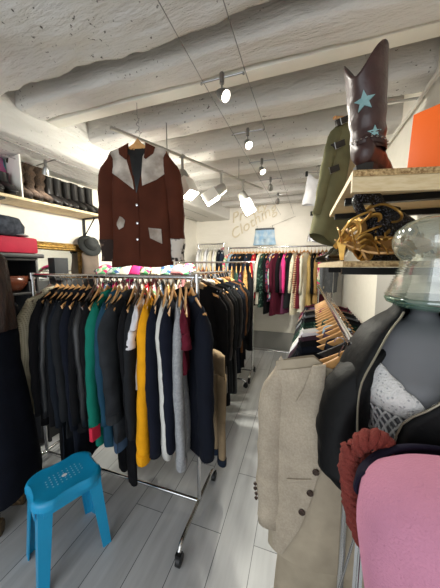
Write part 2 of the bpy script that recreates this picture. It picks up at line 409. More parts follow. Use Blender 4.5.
def trousers(desc, loc, rz, mat, group, L=.95, w=.17, th=.03, seed=0, lod=0, wing=0, label=None, cufft=None, top=-.06):
    t = thing('trousers', label or desc, 'trousers', loc, rz, group)
    r = random.Random(seed); ph = r.uniform(0, 6)
    rings = []
    for i in range(4):
        z = top-.05*i; rings.append([(w*(.9+.05*i)*math.cos(a), th*.7*math.sin(a)+.003*math.sin(a*6+ph), z) for a in [2*PI*j/16 for j in range(16)]])
    wb = MB().loft(rings).build('waist', mat, t, smooth=2)
    for sg in (-1, 1):
        rings = []
        for i in range(11):
            q = i/10; z = top-.13-(L-.13)*q; rx = w*(.55-.22*q); ry = th*(.85-.1*q); cx = sg*(w*.48+.01*q)
            rings.append([(cx+rx*math.cos(a)*(1+.05*math.sin(q*12+a*2+ph)), ry*math.sin(a)*(1+.15*math.sin(a*3+q*8+ph)), z) for a in [2*PI*j/12 for j in range(12)]])
        lg = MB().loft(rings).build('trouser_leg', mat, t, smooth=2)
        if cufft: MB().loft([[(sg*(w*.48+.01)+w*.42*math.cos(a), th*1.0*math.sin(a), top-L+zz) for a in [2*PI*j/12 for j in range(12)]] for zz in (.04, -.004)]).build('cuff', cufft, lg)
    return t

# ------------------------------------------------------------------ fabrics
F_ = {
 'tweed': FAB('grey_tweed', 'b4ad97', pat='check', col2='857f6c', pscale=26, var=.2),
 'black': FAB('black_cloth', '0f0f12', var=.2), 'velvet': FAB('black_velvet', '0d0d10', sheen=.5),
 'leather': M('black_leather', '131417', .42, bump=.5, bscale=90, var=.15), 'brleather': M('dark_brown_leather', '2c211c', .45, bump=.5, bscale=90, var=.2),
 'navy': FAB('navy_cloth', '10141f'), 'navy2': FAB('dark_navy_knit', '10131f', pat='stripe', col2='161a29', pscale=60),
 'charcoal': FAB('charcoal_cloth', '1e2023'), 'blueblack': FAB('blue_black_cloth', '151a22'),
 'teal': FAB('teal_cotton', '12705f', var=.1), 'petrol': FAB('petrol_blue_cotton', '1f4358'),
 'cream': FAB('cream_cotton', 'cfc8b4'), 'bdenim': FAB('washed_black_denim', '2b2e32', var=.35, vscale=9),
 'denim': FAB('blue_denim', '3c5069', var=.3, vscale=9), 'ddenim': FAB('dark_denim', '222b3a', var=.3, vscale=9),
 'grey': FAB('grey_marl', '6e7176', pat='noise', col2='5b5e63', pscale=90), 'lgrey': FAB('light_grey_marl', 'a5a7aa', pat='noise', col2='8f9195', pscale=90),
 'white': FAB('white_knit', 'd9d8d4', pat='stripe', col2='c8c7c2', pscale=70), 'pwhite': FAB('plain_white_cotton', 'dcdbe0'),
 'mustard': FAB('mustard_knit', 'f0a81a', pat='stripe', col2='e09a12', pscale=80, sheen=.1), 'maroon': FAB('maroon_cotton', '5e1a2a'),
 'beige': FAB('beige_linen', 'b5a790'), 'khaki': FAB('khaki_cotton', '998468'), 'brown': FAB('brown_suede', '5b3b22', sheen=.4),
 'olive': FAB('olive_cotton', '6f6d4c'), 'dgreen': FAB('dark_green_cotton', '1d332b', pat='speckle', col2='5d7a6c', pscale=30),
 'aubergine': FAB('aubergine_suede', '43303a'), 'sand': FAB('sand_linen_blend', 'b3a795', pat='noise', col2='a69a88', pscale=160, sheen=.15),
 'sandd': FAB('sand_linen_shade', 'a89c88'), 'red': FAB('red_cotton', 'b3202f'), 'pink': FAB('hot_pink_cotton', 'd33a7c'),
 'floral': FAB('pink_floral_print', 'd8cdb8', pat='floral', col2='c23a6c', pscale=28), 'floral2': FAB('blue_floral_print', 'c9cdc9', pat='floral', col2='3d5a86', pscale=26),
 'florald': FAB('dark_floral_print', '20202a', pat='floral', col2='7a2b3c', pscale=30),
 'dotted': FAB('cream_spotted_print', 'd8cfb6', pat='dots', col2='7a5a3c', pscale=45), 'leopard': FAB('leopard_print', 'a8834f', pat='dots', col2='2a1c12', pscale=38),
 'ivory': FAB('ivory_satin', 'd7d3c3', rough=.5), 'wine': FAB('wine_velvet', '4c1626', sheen=.5), 'purple': FAB('plum_cotton', '5d3049'),
 'taupe': FAB('taupe_wool', '6e6259'), 'camel': FAB('camel_wool', '9a7a4c'), 'sky': FAB('pale_blue_cotton', '93a9b8'),
 'rose': FAB('dusty_rose_cotton', 'b07a7c'), 'stripew': FAB('striped_wool', '8c3b3f', pat='stripe', col2='c9b28a', pscale=9),
 'gold': FAB('gold_brocade', 'a58a55', rough=.5),
}
def rack(desc, P0, P1, z, group=None, base=True, posts=(0, 1), half=.25, r=.0135, feet=(0, 1)):
    "chrome garment rack whose rail runs from P0 to P1 (x, y)"
    P0 = Vector(P0+(0,)); P1 = Vector(P1+(0,)); d = P1-P0; L = d.length; a = math.atan2(d.y, d.x)
    t = thing('garment_rack', desc, 'clothes rack', (P0.x, P0.y, 0), a, group)
    MB().tube([(-.03, 0, z), (L+.03, 0, z)], r, 14).build('rail', chrome, t)
    for k in posts:
        x = (0, L)[k]
        p = MB().tube([(x, 0, .1), (x, 0, z-.01)], .012, 12).build('post', chrome, t)
        MB().tube([(x, 0, z-.028), (x, 0, z+.018)], .019, 14).build('joint', chrome, p)
        if base and k in feet:
            f = MB().tube(curve([(x, -half, .075), (x, -half+.05, .105), (x, 0, .11), (x, half-.05, .105), (x, half, .075)], 4), .012, 10).build('foot', chrome, t)
            for sg in (-1, 1):
                c = MB().tube([(x-.012, sg*half, .03), (x+.012, sg*half, .03)], .03, 16)
                c.box((x-.016, sg*half-.018, .03), (x+.016, sg*half+.012, .072))
                c.build('caster', blackm, f)
    if base: MB().tube([(0, 0, .1), (L, 0, .1)], .011, 10).build('crossbar', chrome, t)
    return t
def fill(rows, P0, P1, z, group, face, hgroup, where, jit=.02, lod=0, kind='wood', yaw_jit=.07):
    "rows: (short description, kind, fabric, options); spread evenly along the rail"
    wts = [g_[3].get('wt', 1) for g_ in rows]; tot = sum(wts)
    for i, (d, k, f, o) in enumerate(rows):
        o = dict(o); o.pop('wt', 0); t = (sum(wts[:i])+wts[i]/2)/tot; rr = random.Random(hash_(d)+i)
        x = P0[0]+(P1[0]-P0[0])*t; y = P0[1]+(P1[1]-P0[1])*t
        rz = face + rr.uniform(-yaw_jit, yaw_jit) + o.pop('yaw', 0); hk = o.pop('hk', kind); m = F_[f] if isinstance(f, str) else f
        full = d + ' ' + where
        if k == 'trousers': trousers(full, (x, y, z), rz, m, group, seed=hash_(d), **o)
        else:
            nm = k; cat = {'dress': 'dress', 'shirt': 'shirt', 'cardigan': 'cardigan', 'jumper': 'jumper', 'coat': 'coat', 'blazer': 'jacket', 'jacket': 'jacket', 'top': 'top', 'blouse': 'blouse', 'skirt': 'skirt', 'waistcoat': 'waistcoat'}[k]
            if lod: o.setdefault('th', .036); o.setdefault('r', .056)
            if k in ('waistcoat', 'dress', 'skirt'): o.setdefault('sleeves', k != 'waistcoat' and k != 'skirt')
            garment(nm, full, cat, (x, y, z), rz, m, group, lod=lod, **o)
        hanger(full, (x, y, z), rz, hgroup, hk, tilt=0)

# ------------------------------------------------------------------ front rack, rail crosswise
FR0, FR1, FRZ = (-1.86, 1.26), (-.55, 1.26), 1.497
rack('chrome garment rack in front, with the mustard jumper on it', FR0, FR1, FRZ, half=.27)
def tweed_x(S, t):
    for k in range(3):
        MB().tube([(S.hw+.055, -.012, -.66-.025*k), (S.hw+.060, -.014, -.66-.025*k)], .007, 10).build('button', blackm, t)
front = [
 ('grey check tweed blazer', 'blazer', 'tweed', dict(L=.72, SL=.56, th=.026, r=.066, wt=1.9, yaw=-.12, hk='dark', collar=F_['tweed'], extra=tweed_x)),
 ('black velvet blazer', 'blazer', 'velvet', dict(L=.78, collar=F_['velvet'])),
 ('soft black leather jacket', 'jacket', 'leather', dict(L=.7, collar=F_['leather'])),
 ('black wool overcoat with big lapels', 'coat', 'black', dict(L=1.06, SL=.62, collar=F_['black'])),
 ('blue-black smooth coat', 'coat', 'blueblack', dict(L=1.02, SL=.62, collar=F_['blueblack'])),
 ('dark charcoal blazer', 'blazer', 'charcoal', dict(L=.82, collar=F_['charcoal'])),
 ('long navy coat', 'coat', 'navy', dict(L=1.0, SL=.62, collar=F_['navy'])),
 ('plain black blazer', 'blazer', 'black', dict(L=.76, collar=F_['black'])),
 ('dark leather blouson', 'jacket', 'leather', dict(L=.66, hk='dark')),
 ('thin black jumper', 'jumper', 'black', dict(L=.75)),
 ('teal green shirt', 'shirt', 'teal', dict(L=.80, SL=.56, wt=1.4, r=.058, collar=F_['teal'], cuff=F_['teal'], fold=.01)),
 ('petrol blue shirt', 'shirt', 'petrol', dict(L=.8, SL=.55, collar=F_['petrol'])),
 ('cream edged knitted jumper', 'jumper', 'cream', dict(L=.40, SL=.22, th=.008, r=.026, wt=.4)),
 ('washed black denim jacket with a frayed hem', 'jacket', 'bdenim', dict(L=.80, SL=.50, th=.034, collar=F_['bdenim'], cuff=F_['bdenim'], hem=F_['denim'], r=.070, cr=.050, yaw=-.16, hw=.215, wt=2.0)),
 ('black silky shirt', 'shirt', 'black', dict(L=.70, wt=.5)),
 ('dark grey zip jacket', 'jacket', 'charcoal', dict(L=.72, SL=.58, hk='dark')),
 ('thin white vest', 'top', 'pwhite', dict(L=.45, SL=.16, th=.008, r=.020, wt=.45)),
 ('mustard yellow ribbed jumper', 'jumper', 'mustard', dict(L=.72, SL=.67, th=.026, r=.060, cr=.046, cuff=F_['mustard'], hem=F_['mustard'], wt=1.4)),
 ('black fine knit cardigan', 'cardigan', 'navy2', dict(L=.76, SL=.64, r=.05, cr=.042)),
 ('white chunky knit cardigan', 'cardigan', 'white', dict(L=.72, SL=.64, r=.050, cr=.036)),
 ('navy crew neck jumper', 'jumper', 'navy2', dict(L=.74, SL=.6)),
 ('light grey marl hoodie', 'jumper', 'lgrey', dict(L=.76, SL=.66, r=.038, cr=.036, cuff=F_['lgrey'])),
 ('maroon cotton shirt', 'shirt', 'maroon', dict(L=.35, SL=.14, th=.008, r=.022, wt=.5)),
 ('navy jacket with a dark denim yoke', 'jacket', 'navy', dict(L=.78, SL=.62, th=.034, r=.062, cr=.052, collar=F_['ddenim'], yaw=.30, hw=.20)),
]
for _g in front:
    o_ = _g[3]; o_['L'] = o_.get('L', .72)*1.13; o_['SL'] = o_.get('SL', .58)*1.22; o_['r'] = o_.get('r', .052)*1.18; o_['th'] = o_.get('th', .026)*1.35; o_['cr'] = o_.get('cr', .036)*1.15; o_['top'] = -.098; o_['slope'] = .062
fill(front, (FR0[0]+.12, 1.26), (FR1[0]-.01, 1.26), FRZ, 'clothes hanging on the front rack', -PI/2+math.radians(22), 'hangers on the front rack', 'on the front rack')

# ------------------------------------------------------------------ second rack, running back from the first
S0, S1, SZ = (-.80, 1.72), (-.84, 2.95), 1.505
rack('chrome garment rack of dark coats behind the front rack, running back into the room', S0, S1, SZ, half=.22, feet=(1,))
second = [
 ('black coat with a beige collar', 'coat', 'black', dict(L=1.15, SL=.66, collar=F_['khaki'])),
 ('nearest black nylon coat', 'coat', 'black', dict(L=1.0, SL=.62)),
 ('dark brown leather coat', 'coat', 'brleather', dict(L=.92, SL=.6, collar=F_['brleather'])),
 ('long black coat with a cream collar', 'coat', 'black', dict(L=1.08, SL=.62, collar=F_['cream'])),
 ('charcoal grey coat', 'coat', 'charcoal', dict(L=1.0)),
 ('soft black velvet coat', 'coat', 'velvet', dict(L=1.05)),
 ('black leather trench coat', 'coat', 'leather', dict(L=1.1, SL=.62, collar=F_['leather'])),
 ('dark navy peacoat', 'coat', 'navy', dict(L=.9)),
 ('blue-black evening coat', 'coat', 'blueblack', dict(L=1.0)),
 ('brown suede jacket', 'jacket', 'brown', dict(L=.8, SL=.58, collar=F_['brown'], r=.06)),
 ('black trench coat by the suede jacket', 'coat', 'black', dict(L=1.0, SL=.62)),
 ('farthest charcoal coat', 'coat', 'charcoal', dict(L=.95)),
]
for _g in second:
    _g[3]['L'] = _g[3].get('L', 1.0)*1.1; _g[3]['r'] = .062; _g[3]['th'] = .036
fill(second, S0, S1, SZ, 'coats on the second rack', math.atan2(S1[1]-S0[1], S1[0]-S0[0])+PI/2+math.radians(8), 'hangers on the second rack', 'on the second rack', kind='wood')

# ------------------------------------------------------------------ third rack, crosswise further back
T0, T1, TZ = (-1.78, 3.28), (-.60, 3.28), 1.63
rack('chrome garment rack standing crosswise in the middle of the shop', T0, T1, TZ, half=.2)
third = [('black short sleeved dress', 'dress', 'black', {}), ('ivory blouse', 'blouse', 'ivory', {}), ('dusty rose top', 'top', 'rose', {}), ('white cotton shirt', 'shirt', 'pwhite', {}),
 ('plum jumper', 'jumper', 'purple', {}), ('cream knitted cardigan', 'cardigan', 'cream', {}), ('dark floral blouse', 'blouse', 'florald', {}), ('taupe wool jumper', 'jumper', 'taupe', {}),
 ('black shirt', 'shirt', 'black', {}), ('grey marl top', 'top', 'grey', {}), ('charcoal dress', 'dress', 'charcoal', dict(L=.95)), ('navy blazer', 'blazer', 'navy', {}),
 ('black blazer', 'blazer', 'black', {}), ('camel wool coat', 'coat', 'camel', dict(L=.95)), ('dark green shirt', 'shirt', 'dgreen', {}), ('patterned dark red dress', 'dress', 'florald', dict(L=1.0)),
 ('leopard print blouse', 'blouse', 'leopard', {}), ('long black dress at the right end', 'dress', 'black', dict(L=1.1))]
fill(third, (T0[0]+.03, 3.28), (T1[0]-.02, 3.28), TZ, 'clothes on the middle rack', -PI/2+math.radians(14), 'hangers on the middle rack', 'on the middle rack', lod=1)

# ------------------------------------------------------------------ rack along the back wall
B0, B1, BZ = (-1.22, 4.2), (.50, 4.2), 1.90
rack('tall chrome garment rack in front of the back wall', B0, B1, BZ, half=.2)
back = [('pink floral dress', 'dress', 'floral', dict(L=1.0)), ('pale blue shirt', 'shirt', 'sky', {}), ('navy shirt', 'shirt', 'navy', {}), ('dark denim jacket', 'jacket', 'ddenim', {}), ('charcoal jumper', 'jumper', 'charcoal', {}), ('black cardigan', 'cardigan', 'black', {}),
 ('dark denim shirt', 'shirt', 'ddenim', {}), ('dark grey cardigan', 'cardigan', 'charcoal', {}), ('bright red dress', 'dress', 'red', dict(L=.85)), ('black dress next to the red dress', 'dress', 'black', dict(L=1.0)), ('ivory dress', 'dress', 'ivory', dict(L=.95)),
 ('dark green coat', 'coat', 'dgreen', dict(L=1.0)), ('black wool coat', 'coat', 'black', dict(L=1.12)), ('dark floral dress', 'dress', 'florald', dict(L=.9)), ('blue floral dress', 'dress', 'floral2', dict(L=.85)),
 ('wine velvet dress', 'dress', 'wine', dict(L=1.15)), ('black velvet top', 'top', 'velvet', {}), ('hot pink top', 'top', 'pink', dict(L=.5)), ('plum dress', 'dress', 'purple', dict(L=1.1)), ('charcoal coat', 'coat', 'charcoal', dict(L=1.0)),
 ('cream spotted dress', 'dress', 'dotted', dict(L=1.1, hw=.22)), ('maroon dress', 'dress', 'maroon', dict(L=1.0)), ('striped red and tan dress', 'dress', 'stripew', dict(L=1.0)), ('ivory lace dress', 'dress', 'ivory', dict(L=1.05)),
 ('gold brocade coat', 'coat', 'gold', dict(L=1.0)), ('black jacket near the right end', 'jacket', 'black', {}), ('camel dress', 'dress', 'camel', dict(L=.9)), ('wine coloured dress near the right end', 'dress', 'wine', dict(L=.95)),
 ('pink printed blouse', 'blouse', 'floral', {}), ('grey cardigan at the right end', 'cardigan', 'grey', {})]
for _g in back: _g[3]['L'] = _g[3].get('L', .72)*.92
fill(back, (B0[0]+.03, 4.2), (B1[0]-.03, 4.2), BZ, 'clothes on the back wall rack', -PI/2-math.radians(22), 'hangers on the back wall rack', 'on the back wall rack', lod=1, yaw_jit=.28)

# ------------------------------------------------------------------ white clothes at the far left
W0, W1, WZ = (-1.84, 4.3), (-1.34, 4.3), 1.99
rack('chrome garment rack of white clothes at the far left', W0, W1, WZ, half=.18)
white = [('white blouse with long sleeves', 'blouse', 'pwhite', {}), ('white linen shirt', 'shirt', 'white', {}), ('ivory summer dress', 'dress', 'ivory', dict(L=.9)), ('thin white cotton top', 'top', 'pwhite', dict(L=.5)),
 ('white ribbed cardigan', 'cardigan', 'white', {}), ('cream blouse', 'blouse', 'cream', {}), ('plain white dress', 'dress', 'pwhite', dict(L=.95)), ('white lace shirt', 'shirt', 'ivory', {}), ('dark jacket at the right end', 'jacket', 'navy', {}), ('last navy jacket with a rose trim', 'jacket', 'ddenim', dict(collar=F_['rose']))]
fill(white, W0, W1, WZ, 'clothes on the far left rack', -PI/2+math.radians(10), 'hangers on the far left rack', 'on the far left rack', lod=1, kind='white')

# ------------------------------------------------------------------ right hand rack, under the shelves, running back
R0, R1, RZ = (.172, .84), (.262, 3.75), 1.30
rt = rack('chrome garment rack running back along the right wall under the shelves', R0, R1, RZ, half=.2)
right = [
 ('pale striped shirt behind the beige blazer', 'shirt', 'pwhite', dict(L=.72)),
 ('black blazer behind the beige blazer', 'blazer', 'black', dict(L=.75, hk='black')),
 ('navy blazer', 'blazer', 'navy', dict(L=.74, collar=F_['navy'])),
 ('black jacket before the aubergine one', 'jacket', 'black', dict(L=.7)),
 ('aubergine suede jacket', 'jacket', 'aubergine', dict(L=.7, collar=F_['aubergine'])),
 ('crumpled white shirt', 'shirt', 'pwhite', dict(L=.72, collar=F_['sky'])),
 ('white cotton blouse', 'blouse', 'white', dict(L=.7)),
 ('dark green printed shirt', 'shirt', 'dgreen', dict(L=.72, collar=F_['dgreen'])),
 ('green speckled blouse', 'blouse', 'dgreen', dict(L=.7)),
 ('charcoal cardigan', 'cardigan', 'charcoal', dict(L=.7)),
 ('black shirt with pale piping', 'shirt', 'black', dict(L=.72, strip=F_['lgrey'])),
 ('grey marl jumper', 'jumper', 'grey', dict(L=.7)),
 ('dark blouse with a maroon collar', 'blouse', 'charcoal', dict(L=.7, collar=F_['maroon'])),
 ('black cardigan', 'cardigan', 'black', {}), ('taupe jumper', 'jumper', 'taupe', {}), ('dark floral shirt', 'shirt', 'florald', {}), ('black blouse far back', 'blouse', 'black', {}),
 ('wine velvet blouse far back', 'blouse', 'wine', {})]
for _g in right: _g[3].update(top=-.10, slope=.045, neck=.115)
fill(right, (.19, .97), (.262, 2.65), RZ, 'clothes on the right hand rack', math.radians(-4), 'hangers on the right hand rack', 'on the right hand rack', yaw_jit=.05)

horn = M('brown_horn', '3a2a20', .35)
def bl(S, t):
    fp = patch(S, [(-.20, -.115), (-.20, -.45), (-.205, -.70), (-.20, -.825)], [(-.045, -.075), (-.048, -.25), (-.052, -.44), (-.075, -.56), (-.105, -.68), (-.165, -.825)], off=.007, n=26, m=10, th=.004).build('front_panel', F_['sand'], t)
    patch(S, [(-.085, -.075), (-.112, -.16), (-.135, -.205), (-.11, -.28), (-.056, -.42)], [(-.044, -.07), (-.045, -.15), (-.046, -.205), (-.048, -.28), (-.051, -.42)], off=.018, n=16, m=5, th=.010).build('lapel', F_['sand'], fp)
    patch(S, [(-.075, -.47), (-.085, -.485)], [(-.155, -.50), (-.16, -.515)], off=.013, n=2, m=6, th=.005).build('pocket_flap', F_['sand'], fp)
    for u, z in ((-.063, -.44), (-.078, -.525), (-.102, -.61)):
        p = S.at(u, z, -1, .013)
        MB().lathe([(.001, 0), (.011, 0), (.012, .003), (.010, .005), (.008, .003), (.001, .003)], n=16).build('button', horn, fp, loc=p, rot=(PI/2, 0, 0))
    sl = [o for o in C.objects if o.parent == t and o.name.startswith('sleeve') and o.data.vertices[0].co.x < 0][0]
    cx = min(v.co.x for v in sl.data.vertices)
    for k in range(4):
        z = -.585-.020*k; near = min((v.co for v in sl.data.vertices if abs(v.co.z-z) < .05), key=lambda c: c.x+c.y*.6)
        MB().tube([(near.x, near.y+.002, z), (near.x-.003, near.y-.004, z)], .0065, 10).build('button', horn, sl)
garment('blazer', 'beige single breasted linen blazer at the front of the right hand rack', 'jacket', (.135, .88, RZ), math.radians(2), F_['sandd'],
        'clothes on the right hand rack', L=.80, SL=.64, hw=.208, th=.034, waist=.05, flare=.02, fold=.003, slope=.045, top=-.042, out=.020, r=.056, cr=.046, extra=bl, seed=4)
for o in [o for o in C.objects if o.parent and o.parent.name.startswith('blazer') and o.parent.get('label', '').startswith('beige single') and o.name.startswith('sleeve')]:
    o.data.materials.clear(); o.data.materials.append(F_['sand'])
hanger('beige linen blazer at the front of the right hand rack', (.135, .88, RZ+.008), math.radians(2), 'hangers on the right hand rack', 'wood', .2)
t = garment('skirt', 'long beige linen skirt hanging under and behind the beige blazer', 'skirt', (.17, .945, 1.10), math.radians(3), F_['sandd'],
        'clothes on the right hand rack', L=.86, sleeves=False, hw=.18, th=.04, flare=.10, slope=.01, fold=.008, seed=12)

# ------------------------------------------------------------------ brown jacket hung from the ceiling
suede = FAB('chocolate_suede', '4f291c', var=.22, vscale=5, sheen=.5)
cow = M('cowhide_fur', 'c9c0b5', .9, bump=1, bscale=260, pat='noise', col2='8f8378', pscale=9, sheen=.5, var=.2, vscale=14)
cowd = M('mottled_cowhide_fur', 'cfc8bf', .9, bump=1, bscale=260, pat='blotch', col2='241d19', pscale=16, sheen=.4)
cowk = M('dark_mottled_cowhide_fur', '2a1d18', .9, bump=1, bscale=260, pat='blotch', col2='6b5648', pscale=14, sheen=.4)
lining = M('black_satin_lining', '0f1216', .45)
def brown_x(S, t):
    patch(S, [(-.02, -.115), (-.012, -.30), (.0, -.43)], [(.085, -.115), (.035, -.30), (.002, -.43)], off=.002, n=12, m=5).build('lining', lining, t)
    patch(S, [(-.085, -.118), (-.06, -.27), (-.01, -.31)], [(-.01, -.125), (-.01, -.27), (0, -.31)], off=.002, n=8, m=5).build('lining', lining, t)
    patch(S, [(-.214, -.15), (-.214, -.25), (-.13, -.31), (-.012, -.40)], [(-.19, -.125), (-.11, -.10), (-.075, -.17), (-.018, -.345)], off=.004, n=16, m=8, th=.005).build('yoke', cow, t)
    patch(S, [(.214, -.15), (.213, -.27), (.14, -.33), (.045, -.375)], [(.19, -.12), (.10, -.10), (.044, -.17), (.04, -.31)], off=.004, n=16, m=8, th=.005).build('yoke', cow, t)
    for sg in (-1, 1):
        A = [(sg*.128, -.115), (sg*.118, -.16), (sg*.07, -.20)]; B = [(sg*.058, -.08), (sg*.06, -.13), (sg*.056, -.19)]
        patch(S, A, B, off=.012, n=8, m=5, th=.006).build('lapel', suede, t)
    patch(S, [(-.082, -.17), (-.05, -.30), (-.006, -.40)], [(-.05, -.16), (-.02, -.30), (.0, -.40)], off=.003, n=10, m=3, th=.004).build('front_facing', suede, t)
    A = [(-.035, -.20), (-.045, -.30), (-.002, -.42)]; B = [(-.065, -.18), (-.08, -.28), (-.012, -.44)]
    patch(S, [(-.125, -.57), (-.16, -.62), (-.135, -.66)], [(-.105, -.58), (-.085, -.60), (-.10, -.645)], off=.004, n=5, m=4, th=.004).build('pocket_patch', cow, t)
    patch(S, [(.075, -.65), (.085, -.72)], [(.165, -.66), (.17, -.76)], off=.004, n=5, m=5, th=.004).build('pocket_patch', cow, t)
    patch(S, [(-.006, -.42), (-.006, -.86)], [(.012, -.42), (.012, -.86)], off=.003, n=14, m=2, th=.004).build('front_edge', suede, t)
    for z in (-.50, -.62, -.73):
        p = S.at(.003, z, -1, .009); MB().lathe([(.001, 0), (.008, 0), (.008, .004), (.001, .006)], n=12).build('snap', chrome, t, loc=p, rot=(PI/2, 0, 0))
    sl = [c for c in t.children if c.name.startswith('sleeve')] if False else [o for o in C.objects if o.parent == t and o.name.startswith('sleeve')]
    for o in sl:
        vs = [v.co.copy() for v in o.data.vertices]; n = 12
        R = [vs[i*n:(i+1)*n] for i in range(len(vs)//n)][-4:]
        rr = [[c+(c-sum(r_, Vector())/n).normalized()*.005 for c in r_] for r_ in R]
        MB().loft(rr, cap=False).build('cuff', cowd if vs[0].x > 0 else cowk, o, smooth=2)
def brown_jacket():
    S = None
    return garment('jacket', 'brown suede western jacket with pale cowhide yokes hung from the ceiling', 'jacket', (-1.085, 1.50, 2.475), math.radians(14), suede, None,
                   L=.835, SL=.725, hw=.212, th=.05, waist=.07, flare=.03, fold=.009, slope=.06, out=.05, r=.074, cr=.054, extra=brown_x, seed=21)
brown_jacket()
bh = thing('clothes_hanger', 'wide curved wooden hanger under the ceiling holding the brown suede jacket', 'hanger', (-1.085, 1.50, 2.475), math.radians(14))
hanger_arm(.2, .02).build('shoulder_bar', woodh, bh)
MB().prism([(-.035, -.13), (.035, -.13), (.022, -.07), (0, -.045), (-.022, -.07)], -.012, .012, Matrix.Rotation(PI/2, 4, 'X')).build('neck_block', woodh, bh, bevel=.003)
hook_mesh().build('hook', chrome, bh)
t = thing('ceiling_hook', 'small wire hook in the beam over the brown suede jacket', 'hook', (-1.085, 1.50, 2.475))
MB().tube(curve([(0, 0, .20), (0, 0, .10), (.012, 0, .075), (-.01, 0, .05), (.012, 0, .03), (0, 0, .008)], 5), .0022, 6).build('wire', steel, t)

# ================================================================== LEFT WALL SHELF AND ITS BOOTS
WR = -math.radians(8.5); WL = Vector((-2.47, 1.6, 0)); WD = Vector((-math.sin(WR), math.cos(WR), 0)); WN = Vector((math.cos(WR), math.sin(WR), 0))
def onwall(s, out, z): "s along the left wall from y=1.6, out from it, height"; p = WL+WD*s+WN*out; return (p.x, p.y, z)
ply = M('pale_plywood', 'dcc9a4', .6, pat='noise', col2='cdb68c', pscale=9, stretch=(1, 12, 12))
chip = M('chipboard_edge', 'c9ac7c', .85, pat='noise', col2='7d5f3a', pscale=120, bump=.6, bscale=300)
SHZ = 2.13
t = thing('wall_shelf', 'long pale plywood shelf on black brackets on the left wall, full of boots', 'shelf', onwall(0, 0, SHZ), WR)
MB().box((.005, -1.3, -.022), (.30, .70, 0)).build('board', ply, t, bevel=.002)
for y in (-.9, -.22, .62):
    br_ = MB().box((.004, y-.014, -.30), (.016, y+.014, -.022)).box((.004, y-.014, -.034), (.27, y+.014, -.022))
    br_.tube([(.012, y, -.22), (.20, y, -.030)], .006, 8).build('bracket', M('black_iron', '1b1a19', .5, .6), t, bevel=0)
bootm = M('black_boot_leather', '1b1816', .45, bump=.4, bscale=60, var=.25, coat=.15)
fur = M('brown_fur', '4b3a2c', .95, bump=1, bscale=120, bdist=.012, pat='noise', col2='231912', pscale=26, sheen=.5)
def boot(mats, label, loc, rz, h=.27, r=.055, heel=.03, furry=False, group=None, foot=.25):
    "loc is the sole centre, toe towards local -y"
    t = thing('boot', label, 'boot', loc, rz, group)
    mb = MB(); rings = []
    n = 18
    for i in range(13):
        q = i/12; z = .07+heel+(h-.07-heel)*q; rr = r*(.80+.28*q - .05*math.sin(q*PI)); 
        if furry: rr *= 1.12+.10*math.sin(i*1.7)
        rings.append([(rr*.86*math.cos(2*PI*j/n)*(1+.02*math.sin(i*2+j)), .045+rr*math.sin(2*PI*j/n)-.012*(1-q)**2 + .012*q, z+(.006*math.cos(4*PI*j/n) if i == 12 else 0)) for j in range(n)])
    sh = mb.loft(rings, cap=False).build('shaft', mats[0], t, smooth=2, solid=.005)
    if furry: wrinkle(sh, .02, 26, 2)
    # vamp: rings from heel to toe
    fr = []
    for i in range(13):
        q = i/12; y = .105-foot*q; wd = (.034+.012*math.sin(q*PI)) if q < .9 else .034*(1-(q-.9)*4); top = .11+heel*1.0-.085*max(0, q-.35)/.65 if q > .35 else .115+heel
        if q > .9: top -= .012
        base = .012 + heel*max(0, 1-q*2.2)
        fr.append([(wd*math.cos(2*PI*j/n)*(1.0), y, base + (top-base)*(.5+.5*math.sin(2*PI*j/n))) for j in range(n)])
    MB().loft(fr).build('foot', mats[1], t, smooth=2)
    so = [(.036*math.cos(a)*(1.12 if math.sin(a) < 0 else .85), -.02+(.127)*math.sin(a)) for a in [2*PI*j/24 for j in range(24)]]
    s = MB().prism(so, .002, .014); s.box((-.028, .045, 0), (.028, .105, heel+.014)); s.build('sole', M('dark_sole', '171310', .7), t)
    return t
furs = ['leftmost furry brown winter boot on the left wall shelf', 'furry brown winter boot standing second from the left on the shelf', 'furry brown winter boot next to the smooth black boots']
for k in range(3): boot((fur, fur), furs[k], onwall(-.045+.082*k, .165, SHZ), WR+PI/2, h=.335, r=.050, furry=True, group='furry boots on the left wall shelf')
names = ['leftmost smooth black boot beside the furry ones', 'second smooth black boot from the furry ones', 'third smooth black boot from the furry ones', 'third smooth black boot from the right shelf end', 'second smooth black boot from the right shelf end', 'rightmost black boot at the end of the left wall shelf']
for k in range(6): boot((bootm, bootm), names[k], onwall(.205+.082*k, .165, SHZ), WR+PI/2+.1*math.sin(k*2.), h=.285+.012*math.sin(k*3.), r=.046, heel=.02, group='black boots on the left wall shelf')
for k in range(2): boot((bootm, bootm), ['black ankle boot in front of the turquoise bag at the far left of the shelf', 'black ankle boot right beside the white divider on the shelf'][k], onwall(-.26+.095*k, .20, SHZ), WR+PI/2, h=.20, r=.045, heel=.02, group='ankle boots in front of the turquoise bag')
t = thing('tote_bag', 'turquoise and pink printed bag on the left wall shelf', 'bag', onwall(-.26, .07, SHZ), WR)
mb = MB(); rr_ = []
for z, w_, d_ in ((0, .15, .045), (.05, .165, .05), (.18, .165, .045), (.30, .15, .03), (.34, .145, .02)):
    rr_.append([(d_*math.copysign(abs(math.cos(a))**.6, math.cos(a)), w_*math.copysign(abs(math.sin(a))**.6, math.sin(a)), z) for a in [2*PI*j/20 for j in range(20)]])
turq = M('turquoise_print', '1f9aa8', .5, pat='floral', col2='d14a8a', pscale=13)
mb.loft(rr_).build('body', turq, t)
MB().tube(curve([(.03, -.06, .33), (.03, -.05, .39), (.03, .05, .39), (.03, .06, .33)], 6), .006, 8).build('handle', M('pink_strap', 'c93f7c', .6), t)
